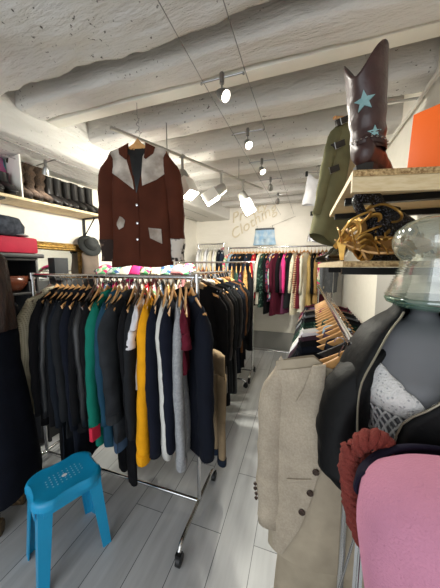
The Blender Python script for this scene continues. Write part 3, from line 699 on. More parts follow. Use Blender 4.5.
tag(MB().box((0, -.006, 0), (.26, .006, .34)).build('shelf_divider', M('white_board', 'e8e6de', .6), bevel=.002, loc=onwall(-.095, .03, SHZ), rot=(0, 0, WR)), 'thin white upright board between the turquoise bag and the furry boots', 'divider')
# cable lights under the lowered soffit
for k, s_ in enumerate((-.12, .16)):
    a_ = onwall(-2.2, .36+s_, 2.44); b_ = onwall(2.6, .36+s_, 2.44)
    tag(MB().tube([a_, b_], .003, 6).build('light_cable', steel), ['thin steel light cable under the lowered soffit, nearer the wall', 'thin steel light cable under the lowered soffit, farther from the wall'][k], 'cable')

# ================================================================== SPOT LIGHTS
glow = M('lamp_glow', 'ffffff', .5, emit='fff6e6', es=14)
bigglow = M('floodlight_glow', 'ffffff', .5, emit='fffbe8', es=20)
def spot(label, x, y, z, ang, aim, w=.24, group=None, power=9, drop=.055):
    t = thing('cable_spotlight', label, 'spotlight', (x, y, z), ang, group)
    MB().tube([(-w/2, 0, 0), (w/2, 0, 0)], .0045, 8).tube([(-w/2, 0, 0), (-w/2-.002, 0, -.008)], .006, 8).tube([(w/2, 0, 0), (w/2+.002, 0, -.008)], .006, 8).build('crossbar', steel, t)
    MB().lathe([(.0, -.028), (.012, -.026), (.013, .018), (.009, .024), (0, .024)], n=16).tube([(0, 0, -.02), (0, 0, -drop)], .004, 8).build('stem', steel, t)
    rx, rz = aim
    R_ = Matrix.Rotation(rz, 4, 'Z') @ Matrix.Rotation(rx, 4, 'X')
    h = MB().lathe([(.0, .03), (.014, .028), (.020, .016), (.029, -.012), (.031, -.034), (.027, -.034), (.024, -.020), (0, -.018)], n=20).build('lamp_head', steel, t, loc=(0, 0, -drop-.02), rot=(rx, 0, rz))
    MB().lathe([(0, -.022), (.0235, -.0225), (.0235, -.026), (0, -.028)], n=18).build('bulb', glow, h)
    l = bpy.data.lights.new('spot_lamp', 'SPOT'); l.energy = power; l.spot_size = math.radians(110); l.spot_blend = .7; l.shadow_soft_size = .025; l.color = (1, .95, .86)
    o = bpy.data.objects.new('spot_lamp', l); C.objects.link(o); o.parent = h; o.location = (0, 0, -.045)
    return t
CZ = 2.50
cabl = [(-.495, 1.26), (-.31, 1.255)]
for k, (x0, x1) in enumerate(((-.515, -.36), (-.295, -.135))):
    tag(MB().tube([(x0-.03, -.6, CZ), (x0+.01, 1.26, CZ), (x1, 4.6, CZ)], .0022, 6).build('light_cable', steel), ['left one of the two thin steel cables carrying the small spotlights', 'right one of the two thin steel cables carrying the small spotlights'][k], 'cable')
def cabx(k, y): x0, x1 = ((-.515, -.36), (-.295, -.135))[k]; return x0+(x1-x0)*(y-1.26)/3.34 if y > 1.26 else x0
for y_, nm_, aim_, pw_ in ((1.262, 'nearest the viewer', (.9, -1.9), 14), (1.78, 'second from the viewer', (.7, -2.4), 14), (2.28, 'third from the viewer', (.7, -2.3), 12), (2.76, 'fourth from the viewer', (1.15, .15), 30), (3.35, 'farthest from the viewer', (1.1, .35), 34)):
    xa, xb = cabx(0, y_), cabx(1, y_)
    spot('small steel spotlight on the cables, '+nm_, (xa+xb)/2, y_, CZ, 0, aim_, xb-xa, 'cable spotlights', pw_)
p_ = onwall(.05, .38, 2.44); spot('small spotlight under the lowered soffit above the black boots', p_[0], p_[1], p_[2], WR, (.5, 1.2), .28, None, 9, .04)
tag(MB().tube([(-.55, 4.59, 2.30), (-.1, 4.58, 2.46)], .002, 6).build('wire', steel), 'loose thin wire on the back wall beside the relief letters', 'wire')

# large white track lights on a slanting chrome rail
TA, TB = Vector((-1.205, 1.373, 2.46)), Vector((-.44, 2.93, 2.46))
t = thing('light_track', 'long thin metal track under the beams carrying the big white floodlights', 'light track', tuple(TA), math.atan2((TB-TA).y, (TB-TA).x))
LT = (TB-TA).length
MB().box((0, -.011, -.008), (LT, .011, .008)).build('track', M('track_metal', 'b9b6ae', .35, .7), t, bevel=.002)
for q in (.25, .75): MB().tube([(LT*q, 0, 0), (LT*q, 0, .20)], .004, 8).build('hanger_rod', steel, t)
def flood(label, q, rz, rx, power, on=True):
    p = TA+(TB-TA)*q
    t = thing('floodlight', label, 'floodlight', (p.x, p.y, p.z), rz, None)
    MB().box((-.018, -.018, -.012), (.018, .018, .012)).tube([(0, 0, 0), (0, 0, -.14)], .012, 12).build('stem', M('lamp_grey_metal', 'aaa8a2', .4, .5), t)
    h = MB().lathe([(0, .05), (.03, .048), (.045, .03), (.05, -.01), (.052, -.05), (.0, -.05)], n=24).build('lamp_head', M('lamp_grey_metal', 'aaa8a2'), t, loc=(0, 0, -.155), rot=(rx, 0, 0))
    bx = MB().box((-.058, -.052, -.19), (.058, .052, -.05)).build('shade', M('white_lamp_body', 'f2f0ea', .4), h, bevel=.008)
    g = MB().box((-.05, -.054, -.185), (.05, -.0535, -.06)).box((-.05, -.05, -.1925), (.05, .05, -.191)).build('light_panel', bigglow if on else M('white_lamp_body', 'f2f0ea'), bx)
    if on:
        l = bpy.data.lights.new('flood_lamp', 'AREA'); l.shape = 'RECTANGLE'; l.size = .1; l.size_y = .12; l.energy = power; l.color = (1, .97, .84)
        o = bpy.data.objects.new('flood_lamp', l); C.objects.link(o); o.parent = bx; o.location = (0, -.062, -.12); o.rotation_euler = (PI/2, 0, 0)
        o.rotation_euler = (-PI/2, 0, 0)
    return t
flood('big white floodlight on the track half hidden behind the brown suede jacket', .335, -1.9, .5, 22)
flood('big bright white floodlight on the track right of the brown suede jacket', .60, 1.80, 1.0, 36)
flood('rightmost big white floodlight on the track, in front of the relief letters', .79, -1.3, .5, 26)

# relief lettering and the denim shorts on the back wall
def text(body, name, label, loc, rot, size, mat, shear=.35, ext=.012):
    cu = bpy.data.curves.new(name, 'FONT'); cu.body = body; cu.size = size; cu.extrude = ext; cu.shear = shear; cu.offset = -.002; cu.space_character = 1.05
    o = bpy.data.objects.new(name, cu); C.objects.link(o); bpy.context.view_layer.update()
    me = bpy.data.meshes.new_from_object(o.evaluated_get(bpy.context.evaluated_depsgraph_get()))
    bpy.data.objects.remove(o); o = bpy.data.objects.new(name, me); C.objects.link(o); me.materials.clear(); me.materials.append(mat)
    o.location = loc; o.rotation_euler = rot; return o
lm = M('relief_letter_wood', 'd8cdb4', .7)
t = thing('wall_sign', 'relief lettering on the back wall above the denim shorts', 'sign', (-1.0, 4.615, 2.2))
for s_, lx, lz, a_, sz in (('Pretty', -.27, .20, .30, .27), ('Clothing', -.26, -.11, .52, .265)):
    o = text(s_, 'lettering', '', (lx, -.012, lz), (PI/2, -a_, 0), sz, lm); o.parent = t
t = thing('denim_shorts', 'pale washed denim shorts pinned on the back wall above the rack', 'shorts', (-.64, 4.585, 2.275))
shm = FAB('pale_washed_denim', 'bccdd8', pat='noise', col2='86aed0', pscale=9)
rings = [[(.17*(1+.12*q)*math.copysign(abs(math.cos(a))**.7, math.cos(a)), .022*math.sin(a), -.20*q-.0) for a in [2*PI*j/20 for j in range(20)]] for q in (0, .15, .4, .7, 1)]
MB().loft(rings).build('body', shm, t)
for sg in (-1, 1):
    MB().loft([[(sg*(.095+.012*q)+(.093+.012*q)*math.cos(a), .024*math.sin(a), -.19-.11*q) for a in [2*PI*j/14 for j in range(14)]] for q in (0, .5, 1)]).build('leg', shm, t)
MB().loft([[(.175*math.copysign(abs(math.cos(a))**.7, math.cos(a)), .026*math.sin(a), z) for a in [2*PI*j/20 for j in range(20)]] for z in (.002, -.03)]).build('waistband', FAB('shorts_waistband', '55575c'), t)
MB().tube([(-.14, -.01, .0), (-.14, 0, .05)], .004, 6).tube([(.14, -.01, .0), (.14, 0, .05)], .004, 6).build('clip', chrome, t)

# ================================================================== RIGHT WALL: SHELVES AND WHAT IS ON THEM
t = thing('wall_shelf', 'upper right chipboard shelf with the cowboy boot and the orange board on it', 'shelf', (.155, .93, 1.87))
MB().prism([(0, 0), (.543, .108), (.543, .66), (0, .66)], -.022, 0).build('board', ply, t, smooth=False)
MB().prism([(0, -.003), (.543, .105), (.543, .1075), (0, -.0005)], -.021, -.001).build('edge', chip, t, smooth=False)
MB().prism([(0, 0), (.543, .108), (.543, .13), (0, .022)], -.070, -.0225).build('front_batten', ply, t, smooth=False)
for y in (.26, .58): MB().box((.02, y, -.05), (.54, y+.03, -.023)).build('bracket', M('black_iron', '1b1a19'), t, smooth=False)
t = thing('wall_shelf', 'lower right chipboard shelf with the gold sandals on it', 'shelf', (.135, .90, 1.573))
MB().prism([(.0, 0), (.563, .112), (.563, .72), (-.03, .72), (-.045, .30)], -.020, 0).build('board', ply, t)
MB().prism([(0, -.003), (.563, .109), (.563, .1115), (0, -.0005)], -.019, -.001).build('edge', chip, t, smooth=False)
for y in (.14, .60): MB().box((.02, y, -.048), (.56, y+.03, -.0215)).build('bracket', M('black_iron', '1b1a19'), t, smooth=False)
tag(MB().box((.680, 1.06, 1.60), (.698, 1.58, 1.845)).build('back_panel', ply, bevel=.002), 'pale plywood panel against the right wall between the two shelves', 'panel')
og = M('orange_paint', 'f26a1e', .45)
tag(MB().box((0, -.012, 0), (.30, .012, .28)).build('painted_board', og, bevel=.002, loc=(.395, 1.20, 1.872), rot=(math.radians(-6), 0, math.radians(-38))), 'bright orange board standing behind the cowboy boot on the upper right shelf', 'board')

structure(MB().box((.685, 1.0, .7), (.70, 2.6, 1.52)).build('trim_12', M('grey_wall_panel', 'a19f9b', .7), bevel=.002), 'grey panel on the right wall below the shelves')
# cowboy boot
cb = M('oxblood_boot_leather', '331b19', .40, bump=.7, bscale=30, bdist=.005, var=.4, vscale=12, coat=.12)
t = thing('cowboy_boot', 'dark brown cowboy boot with a pale blue star on the upper right shelf', 'boot', (.252, 1.085, 1.872), 0, rot=(-.04, .05, math.radians(146)))
def cbr(q):
    "shaft ring: centre y, half width, half depth, height"
    z = .095+.255*q; return (.045+.018*q, .050+.014*q, .056+.018*q-.008*math.sin(q*PI), z)
rings = []; n = 32
for i in range(19):
    q = i/18; cy, a_, b_, z = cbr(q); ring = []
    for j in range(n):
        an = 2*PI*j/n; dz = 0
        if q > .6: dz = (q-.6)/.4*(.062*abs(math.cos(an))**1.4 - .035*abs(math.sin(an))**3)
        slo = .004*math.sin(z*95+math.sin(an)*2)*(1-q)**1.5
        ring.append(((a_+slo)*math.cos(an), cy+(b_+slo)*math.sin(an), z+dz))
    rings.append(ring)
sh = MB().loft(rings, cap=False).build('shaft', cb, t, smooth=2, solid=.004)
fr = []
for i in range(21):
    q = i/20; y = .105-.30*q
    wd = .036+.010*math.sin(min(1, q*1.25)*PI)-.004*q if q < .8 else max(.006, .040*(1-((q-.8)/.2)**1.6)+.004)
    top = .135 if q < .3 else .135-.10*((q-.3)/.7)**.75
    base = .012+.030*max(0, 1-q*2.6)**.7 + (.010*(q-.8)*4 if q > .8 else 0)
    fr.append([(wd*math.cos(2*PI*j/24)*(1+.03*math.sin(q*40)*(q < .6)), y, base+max(.008, top-base)*(.5+.5*math.sin(2*PI*j/24))) for j in range(24)])
MB().loft(fr).build('foot', cb, t, smooth=2)
so = [(.038*math.cos(a)*(1.15 if math.sin(a) < .2 else .85)*(1-.5*max(0, -math.sin(a))**5), -.045+.152*math.sin(a)) for a in [2*PI*j/32 for j in range(32)]]
m_ = MB().prism(so, .004, .013); m_.loft([[(x_*k_, .07+y_*k_, z_) for x_, y_ in ((-.03, -.03), (.03, -.03), (.032, .02), (.015, .037), (-.015, .037), (-.032, .02))] for k_, z_ in ((.82, 0), (.9, .015), (1.05, .042))]); m_.build('sole', M('dark_sole', '171310'), t)
st = M('pale_blue_leather', '7fa6a8', .5, var=.2)
def star(q0, ang, R1, name='star'):
    cy, a_, b_, z = cbr(q0); vs = []
    P = [(0, 0)]+[((R1 if k % 2 == 0 else R1*.42)*math.sin(PI*k/5), (R1 if k % 2 == 0 else R1*.42)*math.cos(PI*k/5)) for k in range(10)]
    for o2 in (.002, .005):
        for k, (u, v_) in enumerate(P):
            qq = q0+v_/.255; cy, a_, b_, z = cbr(qq); an = ang+u/((a_+b_)/2); oo = o2
            vs.append(((a_+oo)*math.cos(an), cy+(b_+oo)*math.sin(an), z))
    fs = [(0, 1+k, 1+(k+1) % 10) for k in range(10)]+[(11, 12+(k+1) % 10, 12+k) for k in range(10)]+[(1+k, 12+k, 12+(k+1) % 10, 1+(k+1) % 10) for k in range(10)]
    mb = MB(); mb.add(vs, fs); mb.build(name, st, t, smooth=False)
star(.56, PI/2+.25, .032); star(.16, PI/2+.75, .022)
rings = []
for r_, dz in ((1.06, -.014), (1.10, -.012), (1.10, .012), (1.06, .014)):
    cy, a_, b_, z = cbr(.10); rings.append([(a_*r_*math.cos(2*PI*j/n), cy+b_*r_*math.sin(2*PI*j/n), z-.01+dz+.012*math.sin(2*PI*j/n)) for j in range(n)])
sp_ = MB().loft(rings, cap=False).build('ankle_strap', M('strap_leather', '2b1411', .4), t, smooth=2)
for j in range(10):
    an = PI/2+(-.5+.27*j); cy, a_, b_, z = cbr(.10)
    MB().lathe([(.0, -.003), (.005, -.001), (.004, .002), (0, .004)], n=10).build('stud', chrome, sp_, loc=(a_*1.12*math.cos(an), cy+b_*1.12*math.sin(an), z-.01+.012*math.sin(an)))

# black sequinned bag and gold sandals, black shoes on the lower shelf
sq = M('black_sequins', '0b0b0d', .22, .3, bump=1, bscale=420, bdist=.01, pat='speckle', col2='6a6a72', pscale=170)
t = thing('sequinned_bag', 'black sequinned evening bag behind the gold sandals', 'bag', (.335, 1.14, 1.575), .3)
m_ = MB(); rr_ = []
for z, w_, d_ in ((0, .08, .035), (.02, .10, .05), (.10, .105, .055), (.16, .085, .045), (.195, .05, .02)):
    rr_.append([(w_*math.cos(a), d_*math.sin(a), z) for a in [2*PI*j/24 for j in range(24)]])
o = m_.loft(rr_).build('body', sq, t, smooth=2); wrinkle(o, .012, 14, 3)
MB().tube(curve([(-.07, 0, .14), (-.13, -.01, .20), (-.15, -.03, .24), (-.10, -.05, .235), (-.05, -.02, .20), (.02, 0, .19)], 6), [.022]*31, 12, flat=.6).build('handle', sq, t)
gold = M('gold_leather', 'b8904a', .28, .75, bump=.5, bscale=50, var=.25, vscale=20)
def sandal(label, loc, rot, seed):
    r = random.Random(seed); t = thing('sandal', label, 'sandal', loc, 0, 'strappy gold sandals on the lower right shelf', rot=rot)
    prof = []
    so = [(.033*math.cos(a)*(1.1 if math.sin(a) < 0 else .8), .115*math.sin(a)) for a in [2*PI*j/24 for j in range(24)]]
    vs = []
    def bend(y): return .055*max(0, (y+.02)/.13)**1.3
    m_ = MB(); m_.add([(x, y, bend(y)) for x, y in so]+[(x, y, bend(y)+.007) for x, y in so], [tuple(range(23, -1, -1)), tuple(range(24, 48))]+[(i, (i+1) % 24, 24+(i+1) % 24, 24+i) for i in range(24)])
    m_.build('sole', M('sandal_sole', 'a8814f', .4, .4), t)
    MB().loft([[(x*k, .085+y*k, z) for x, y in ((-.02, -.015), (.02, -.015), (.02, .02), (-.02, .02))] for k, z in ((.35, -.018), (.6, .02), (1, .05))]).build('heel', gold, t)
    for y, h in ((-.085, .02), (-.06, .03), (-.035, .038), (.04, .07), (.085, .06)):
        b0 = bend(y)
        MB().tube(curve([(-.032, y, b0), (-.03, y+.01, b0+h*.7), (0, y+.02, b0+h), (.03, y+.01, b0+h*.7), (.032, y, b0)], 5), .0085, 8, flat=.35).build('strap', gold, t)
    MB().tube(curve([(-.028, .10, .05), (-.04, .06, .12), (-.01, 0, .15), (.04, .03, .12), (.03, .09, .06)], 6), .0045, 8).build('ankle_strap', gold, t)
    f = MB()
    for k in range(4):
        a = k*1.57; f.loft([[(.0+.022*q*math.cos(a)-.010*s_*math.sin(a)*math.sin(q*PI), -.05+.022*q*math.sin(a)+.01*s_*math.cos(a)*math.sin(q*PI), .045+.012*q+.003*zz) for s_, zz in ((-1, 0), (1, 0), (1, 1), (-1, 1))] for q in (.05, .35, .7, 1)])
    f.build('bow', gold, t)
    return t
sandal('gold strappy sandal lying flat at the front of the lower right shelf', (.235, 1.02, 1.598), (0, 0, 1.3), 1)
sandal('gold strappy sandal lying on its side, topmost of the sandal pile', (.215, 1.08, 1.66), (1.0, .5, .8), 2)
sandal('gold strappy sandal tipped over at the right end of the pile', (.31, 1.01, 1.63), (.3, 1.2, 1.1), 3)
sandal('gold strappy sandal at the back left of the pile', (.195, 1.16, 1.62), (.4, -.7, 2.2), 4)
for k, (lx, ly, az) in enumerate(((.135, 1.27, .4), (.115, 1.42, .25))):
    t = thing('shoe', ['glossy black pointed shoe at the corner of the lower right shelf', 'glossy black pointed shoe farther back on the lower right shelf'][k], 'shoe', (lx+.03, ly, 1.575), az-PI/4, 'black pointed shoes')
    fr = []
    for i in range(17):
        q = i/16; y = .11-.25*q; wd = .030+.006*math.sin(q*PI) if q < .7 else .034*(1-(q-.7)/.3)+.003; top = .075 if q < .2 else .075-.05*((q-.2)/.8)**.6
        base = .004+.045*max(0, 1-q*2)**1.2
        fr.append([(wd*math.cos(2*PI*j/16), y, base+(max(top+base*.5, base+.012)-base)*(.5+.5*math.sin(2*PI*j/16))) for j in range(16)])
    MB().loft(fr).build('upper', M('patent_leather', '0c0c0e', .15, coat=.6), t, smooth=2)
    MB().tube([(0, .095, .05), (0, .10, 0)], [.014, .006], 10).build('heel', M('patent_leather', '0c0c0e'), t)
# small dark flower on the sequinned bag's neighbour: a hair clip
tag(MB().tube(curve([(-.02, 0, 0), (-.008, .004, .014), (0, 0, .004), (.01, -.003, .015), (.022, 0, .002)], 5), .004, 8).build('hair_clip', M('dark_bronze', '4a3a2c', .4, .6), loc=(.42, 1.05, 1.60)), 'small dark bronze hair clip on the lower right shelf beside the clear vase', 'hair clip')

# olive coat with buckled straps hanging beyond the shelves
ol = FAB('olive_trench_cotton', '6e6c50', var=.25, vscale=6)
olx = FAB('tan_trench_cotton', '9a8a6c', var=.15)
def strapx(S, t):
    for z in (-.20, -.36, -.52):
        o = MB().box((-.018, -.012, -.045), (.018, .012, .045)).build('strap', M('dark_strap_leather', '1d1916', .5), t, loc=(-S.hw*1.02, -.03, z), rot=(.5, .9, 0), bevel=.004)
        MB().tube([(-.02, -.014, -.02), (.02, -.014, -.02), (.02, -.014, .02), (-.02, -.014, .02), (-.02, -.014, -.02)], .003, 6).build('buckle', steel, o)
    patch(S, [(-.05, -.12), (-.04, -.70)], [(.03, -.12), (.06, -.70)], off=.003, n=12, m=4, th=.004).build('facing', olx, t)
garment('coat', 'olive green trench coat with dark buckled straps hanging beyond the right hand shelves', 'coat', (.345, 1.95, 2.62), math.radians(46), ol, None, L=.86, SL=.62, hw=.155, th=.045, waist=.02, flare=.04, slope=.10, collar=ol, extra=strapx, seed=9, tilt=math.radians(15))
hanger('olive trench coat', (.345, 1.95, 2.62), math.radians(46), None, 'wood', tilt=math.radians(15))
tag(MB().tube([(.30, 1.95, 2.612), (.70, 1.95, 2.612)], .008, 10).build('wall_hook', chrome), 'metal arm on the right wall holding the olive trench coat', 'hook')
for k, (x_, y_, z_, rz_, lb) in enumerate(((.15, 3.0, 2.66, .3, 'white pleated skirt hanging high beside the olive trench coat'), (.225, 3.2, 2.27, .3, 'white pleated skirt hanging low beside the olive trench coat'))):
    t = garment('skirt', lb, 'skirt', (x_, y_, z_), rz_, F_['pwhite'], None, L=.33, sleeves=False, hw=.11, th=.04, flare=.14, slope=.005, fold=.02, seed=30+k)
    t2 = thing('clip_hanger', 'thin metal clip hanger holding the %s white pleated skirt' % ['higher', 'lower'][k], 'hanger', (x_, y_, z_), rz_)
    MB().tube([(-.14, 0, -.06), (.14, 0, -.06)], .004, 8).build('bar', steel, t2)
    for sg in (-1, 1): MB().box((sg*.12-.012, -.01, -.10), (sg*.12+.012, .01, -.05)).build('clip', blackm, t2, smooth=False)
    hook_mesh().build('hook', steel, t2)
    tag(MB().tube([(x_, y_, z_+.012), (.70, y_+.05, z_+.012)], .006, 8).build('wall_hook', steel), 'thin metal arm holding the %s white pleated skirt' % ['higher', 'lower'][k], 'hook')

# ------------------------------------------------------------------ dress form in black leather jacket and crochet top
BX, BY = .332, .80; BR = math.radians(-16)
t = thing('dress_form', 'grey dress form under the black leather jacket and crochet top', 'mannequin', (BX, BY, 0), BR)
tors = [(1.44, .030, .030, .03), (1.42, .032, .032, .03), (1.402, .045, .040, .02), (1.385, .105, .056, .008), (1.36, .145, .070, .004), (1.32, .155, .082, 0), (1.27, .152, .095, -.006), (1.22, .150, .112, -.016), (1.17, .140, .100, -.010), (1.11, .125, .086, 0), (1.05, .118, .082, 0), (.98, .132, .092, 0), (.90, .155, .104, 0), (.84, .160, .108, 0)]
def torso(off=0, lo=0, hi=99):
    rings = []
    for z, a_, b_, dy in tors[lo:hi]:
        ring = []
        for j in range(40):
            an = 2*PI*j/40; x = (a_+off)*math.cos(an); y = (b_+off)*math.sin(an)+dy
            if 1.14 < z < 1.34 and y < 0:
                for cx in (-.066, .066):
                    d = math.hypot((x-cx)/.06, (z-1.225)/.065); y -= .030*math.exp(-d*d)
            ring.append((x, y, z))
        rings.append(ring)
    return rings
greym = M('grey_mannequin_plastic', '6d6f73', .45, var=.05)
MB().loft(torso()).build('torso', greym, t, smooth=2)
MB().tube([(0, 0, .05), (0, 0, .86)], .014, 12).lathe([(.15, 0), (.15, .012), (.05, .03), (.02, .06)]).build('stand', steel, t)
# crochet top, real netted strands
croc = M('white_crochet', 'e4e3e2', .9, bump=1, bscale=160, bdist=.006, pat='dots', col2='b0b1b3', pscale=85)
t2 = thing('crochet_top', 'white crochet bralette top on the grey dress form', 'top', (BX, BY, 0), BR)
def tpt(an, z, off):
    for k in range(len(tors)-1):
        if tors[k][0] >= z >= tors[k+1][0]:
            f = (tors[k][0]-z)/(tors[k][0]-tors[k+1][0]); a_ = tors[k][1]*(1-f)+tors[k+1][1]*f; b_ = tors[k][2]*(1-f)+tors[k+1][2]*f; dy = tors[k][3]*(1-f)+tors[k+1][3]*f; break
    x = (a_+off)*math.cos(an); y = (b_+off)*math.sin(an)+dy
    if y < 0:
        for cx in (-.066, .066):
            d = math.hypot((x-cx)/.06, (z-1.225)/.065); y -= .030*math.exp(-d*d)
    return (x, y, z)
rings = []
for i in range(9):
    rings.append([tpt(2*PI*j/80, 1.175+(.085*i/8 if math.sin(2*PI*j/80) > .1 else (i/8)*(.045+.115*abs(math.cos(2*PI*j/80))**1.0+.006*abs(math.sin(2*PI*j/80*14)))), .004+.0015*((i+j) % 2)) for j in range(80)])
MB().loft(rings, cap=False).build('cup_panel', croc, t2, smooth=2, solid=.003)
m_ = MB()
for j in range(36):
    a0 = 2*PI*j/36
    for s_ in (-1, 1):
        m_.tube([tpt(a0+s_*2*PI/36*q, 1.178-.094*q/2, .005+.002*math.sin(q*PI)) for q in (0, .5, 1, 1.5, 2)], .0032, 6)
m_.build('net_band', croc, t2)
MB().tube([tpt(2*PI*j/60, 1.082+.004*math.sin(j*1.2), .005) for j in range(61)], .005, 6).build('hem_edge', croc, t2)
for sg in (-1, 1):
    MB().tube([tpt(-PI/2+sg*.95, 1.30, .004), tpt(-PI/2+sg*1.05, 1.345, .004), (sg*.105, -.02, 1.388), (sg*.09, .05, 1.36)], .0045, 6).build('shoulder_strap', croc, t2)
# black jacket, open in front
jk = M('black_coated_jacket_cloth', '08090b', .58, bump=.5, bscale=60, bdist=.003); jk.node_tree.nodes['Principled BSDF'].inputs['Specular IOR Level'].default_value = .22
t3 = thing('jacket', 'black zip jacket worn open on the grey dress form', 'jacket', (BX, BY, 0), BR)
def jring(z, a_, b_, gap, dy=0, seed=0):
    ring = []; n = 44
    for j in range(n+1):
        an = -PI/2-.46*max(0, min(1, (1.40-z)/.22))+gap+(2*PI-2*gap)*j/n
        fo = 1+.03*math.sin(an*7+z*9+seed)
        ring.append((a_*fo*math.cos(an), b_*fo*math.sin(an)+dy, z+.004*math.sin(an*3)))
    return ring
lev = [(1.458, .066, .058, .80), (1.435, .072, .064, .76), (1.42, .085, .070, .72), (1.40, .112, .082, .66), (1.37, .145, .105, .56), (1.32, .172, .140, .48), (1.25, .195, .168, .40), (1.18, .208, .180, .24), (1.08, .218, .186, .18), (.98, .222, .186, .2), (.90, .225, .186, .2)]
jm = MB().loft([jring(*l) for l in lev], close=False).build('body', jk, t3, smooth=2, solid=.008)
for sg in (-1, 1):
    pts = curve([(sg*.095, .01, 1.35), (sg*.135, -.025, 1.28), (sg*.168, -.07, 1.20), (sg*.18, -.10, 1.08), (sg*.172, -.125, .97)], 9)
    N_ = len(pts); m_ = MB(); rings = []
    for k, p in enumerate(pts):
        q = k/(N_-1); rd = .078-.016*q; rd *= min(1, .40+q*2.6)
        rings.append([(p[0]+rd*math.cos(a)*(1+.05*math.sin(q*19+a*2)+.03*math.sin(q*41-a*3)), p[1]+rd*math.sin(a)*(1+.05*math.sin(q*17+a*3+1)), p[2]+(-sg*.05*math.cos(a)*(1-q))) for a in [2*PI*j/24 for j in range(24)]])
    o = m_.loft(rings).build('sleeve', jk, t3, smooth=2)
    MB().tube([Vector(pts[-2]), Vector(pts[-1])+Vector((0, -.004, -.01))], .048, 18).build('cuff', jk, o)
    zp = []
    for l in lev[1:]:
        r_ = jring(*l); p = Vector(r_[0] if sg > 0 else r_[-1]); zp.append(p+Vector((0, -.006, 0)))
    MB().tube(curve([tuple(p) for p in zp], 3), .0026, 8).build('zip', M('pale_zip', '8d8878', .4, .6), t3)

# clear ribbed vase turned over on the dress form
def glassm(name, tint, body, base):
    m = bpy.data.materials.new(name); m.use_nodes = True; nt = m.node_tree; N = nt.nodes; L = nt.links; N.remove(N['Principled BSDF'])
    tr = N.new('ShaderNodeBsdfTransparent'); tr.inputs[0].default_value = srgb(tint)
    gl = N.new('ShaderNodeBsdfGlossy'); gl.inputs['Roughness'].default_value = .06; gl.inputs[0].default_value = (1, 1, 1, 1)
    df = N.new('ShaderNodeBsdfDiffuse'); df.inputs[0].default_value = srgb(body)
    lw = N.new('ShaderNodeLayerWeight'); lw.inputs[0].default_value = .45
    m1 = N.new('ShaderNodeMixShader'); mr = N.new('ShaderNodeMapRange'); mr.inputs[3].default_value = base; mr.inputs[4].default_value = .75; L.new(lw.outputs['Facing'], mr.inputs[0])
    m2 = N.new('ShaderNodeMixShader'); m2.inputs[0].default_value = .45; L.new(gl.outputs[0], m2.inputs[1]); L.new(df.outputs[0], m2.inputs[2])
    L.new(mr.outputs[0], m1.inputs[0]); L.new(tr.outputs[0], m1.inputs[1]); L.new(m2.outputs[0], m1.inputs[2]); L.new(m1.outputs[0], N['Material Output'].inputs[0])
    return m
glass = glassm('clear_ribbed_glass', 'f4f7f2', 'a3ab9c', .26)
greeng = glassm('green_tinted_glass', 'cfe8dc', '6fa08a', .34)
t = thing('glass_vase', 'large clear ribbed vase with a green base standing over the black jacket', 'vase', (.345, .775, 1.436), .3)
pf = [(.030, .002), (.085, .010), (.112, .022), (.118, .034)]
MB().lathe(pf+[(.114, .038), (.08, .018), (.03, .008)], n=48).build('base', greeng, t, smooth=2)
pf = [(.116, .038)]
for k in range(28):
    q = k/27; pf.append((.116-.030*min(1, q*1.1)**.8+(.0045 if k % 2 else -.003), .040+.088*q))
pf += [(.084, .134), (.088, .139), (.098, .150), (.106, .170), (.108, .190), (.100, .213), (.078, .232), (.05, .243)]
MB().lathe(pf, n=48).build('body', glass, t, smooth=2)

# pink wool garment over a tripod stand, nearest on the right
pk = FAB('pink_boiled_wool', 'c4869f', bump=.8, bscale=260, bdist=.003, var=.07, vscale=7, sheen=.6)
t = thing('tripod_stand', 'chrome stand under the pink wool cape', 'stand', (.345, .46, 0), 0)
MB().tube([(0, 0, .03), (0, 0, 1.19)], .012, 12).tube([(-.10, 0, 1.17), (.10, 0, 1.17)], .012, 12).lathe([(.15, 0), (.15, .012), (.04, .03)]).build('pole', chrome, t)
t = thing('folding_stand', 'folding chrome stand with flat legs under the rust scarf', 'stand', (.165, .615, 0), 0)
MB().tube([(0, 0, .93), (-.005, .0, 1.15)], .006, 12).build('pole', chrome, t)
for dx, dy in ((-.12, .10), (-.04, -.14), (.13, .09), (.16, -.08)):
    d = Vector((dx, dy, 0)); n_ = Vector((-dy, dx, 0)).normalized()*.010; MB().loft([[p+n_*s_+Vector((0, 0, q_)) for s_, q_ in ((-1, 0), (1, 0), (1, .004), (-1, .004))] for p in (Vector((0, 0, .955)), d*.5+Vector((0, 0, .48)), d)]).tube([tuple(Vector((0, 0, .955))), tuple(d+Vector((0, 0, .01)))], .0035, 8).build('leg', chrome, t)
t = thing('wool_cape', 'pink boiled wool cape with a navy edge at the bottom right, nearest the viewer', 'cape', (.325, .44, -.012), math.radians(-12))
rings = []
for i in range(26):
    q = i/25; s_ = min(1, q/.22)
    a_ = .205*math.sin(s_*PI/2)**.8+(.02*(q-.22) if q > .22 else 0); b_ = .115*math.sin(s_*PI/2)**.8
    if q < .22: z = 1.232-.085*(1-math.cos(s_*PI/2))
    else: z = 1.147-.585*(q-.22)/.78; a_ = .205+.012*math.sin((q-.22)*5)-.15*max(0, (q-.30))
    if i == 0: a_ = b_ = .012
    rings.append([(a_*(1+.035*math.sin(an*5+q*3)*q)*math.cos(an), b_*(1+.06*math.sin(an*7+1)*q)*math.sin(an), z) for an in [2*PI*j/48 for j in range(48)]])
MB().loft(rings, cap=False).build('body', pk, t, smooth=2, solid=.006)
rings = []
for r_, dz in ((.86, .004), (.97, -.002), (1.01, -.016), (1.03, -.040), (1.005, -.046)):
    rings.append([(.205*r_*math.cos(an)-.004, .115*r_*math.sin(an)+.022, 1.198+dz-.030*abs(math.cos(an))**3) for an in [(-.12+(PI+.24)*j/40) for j in range(41)]])
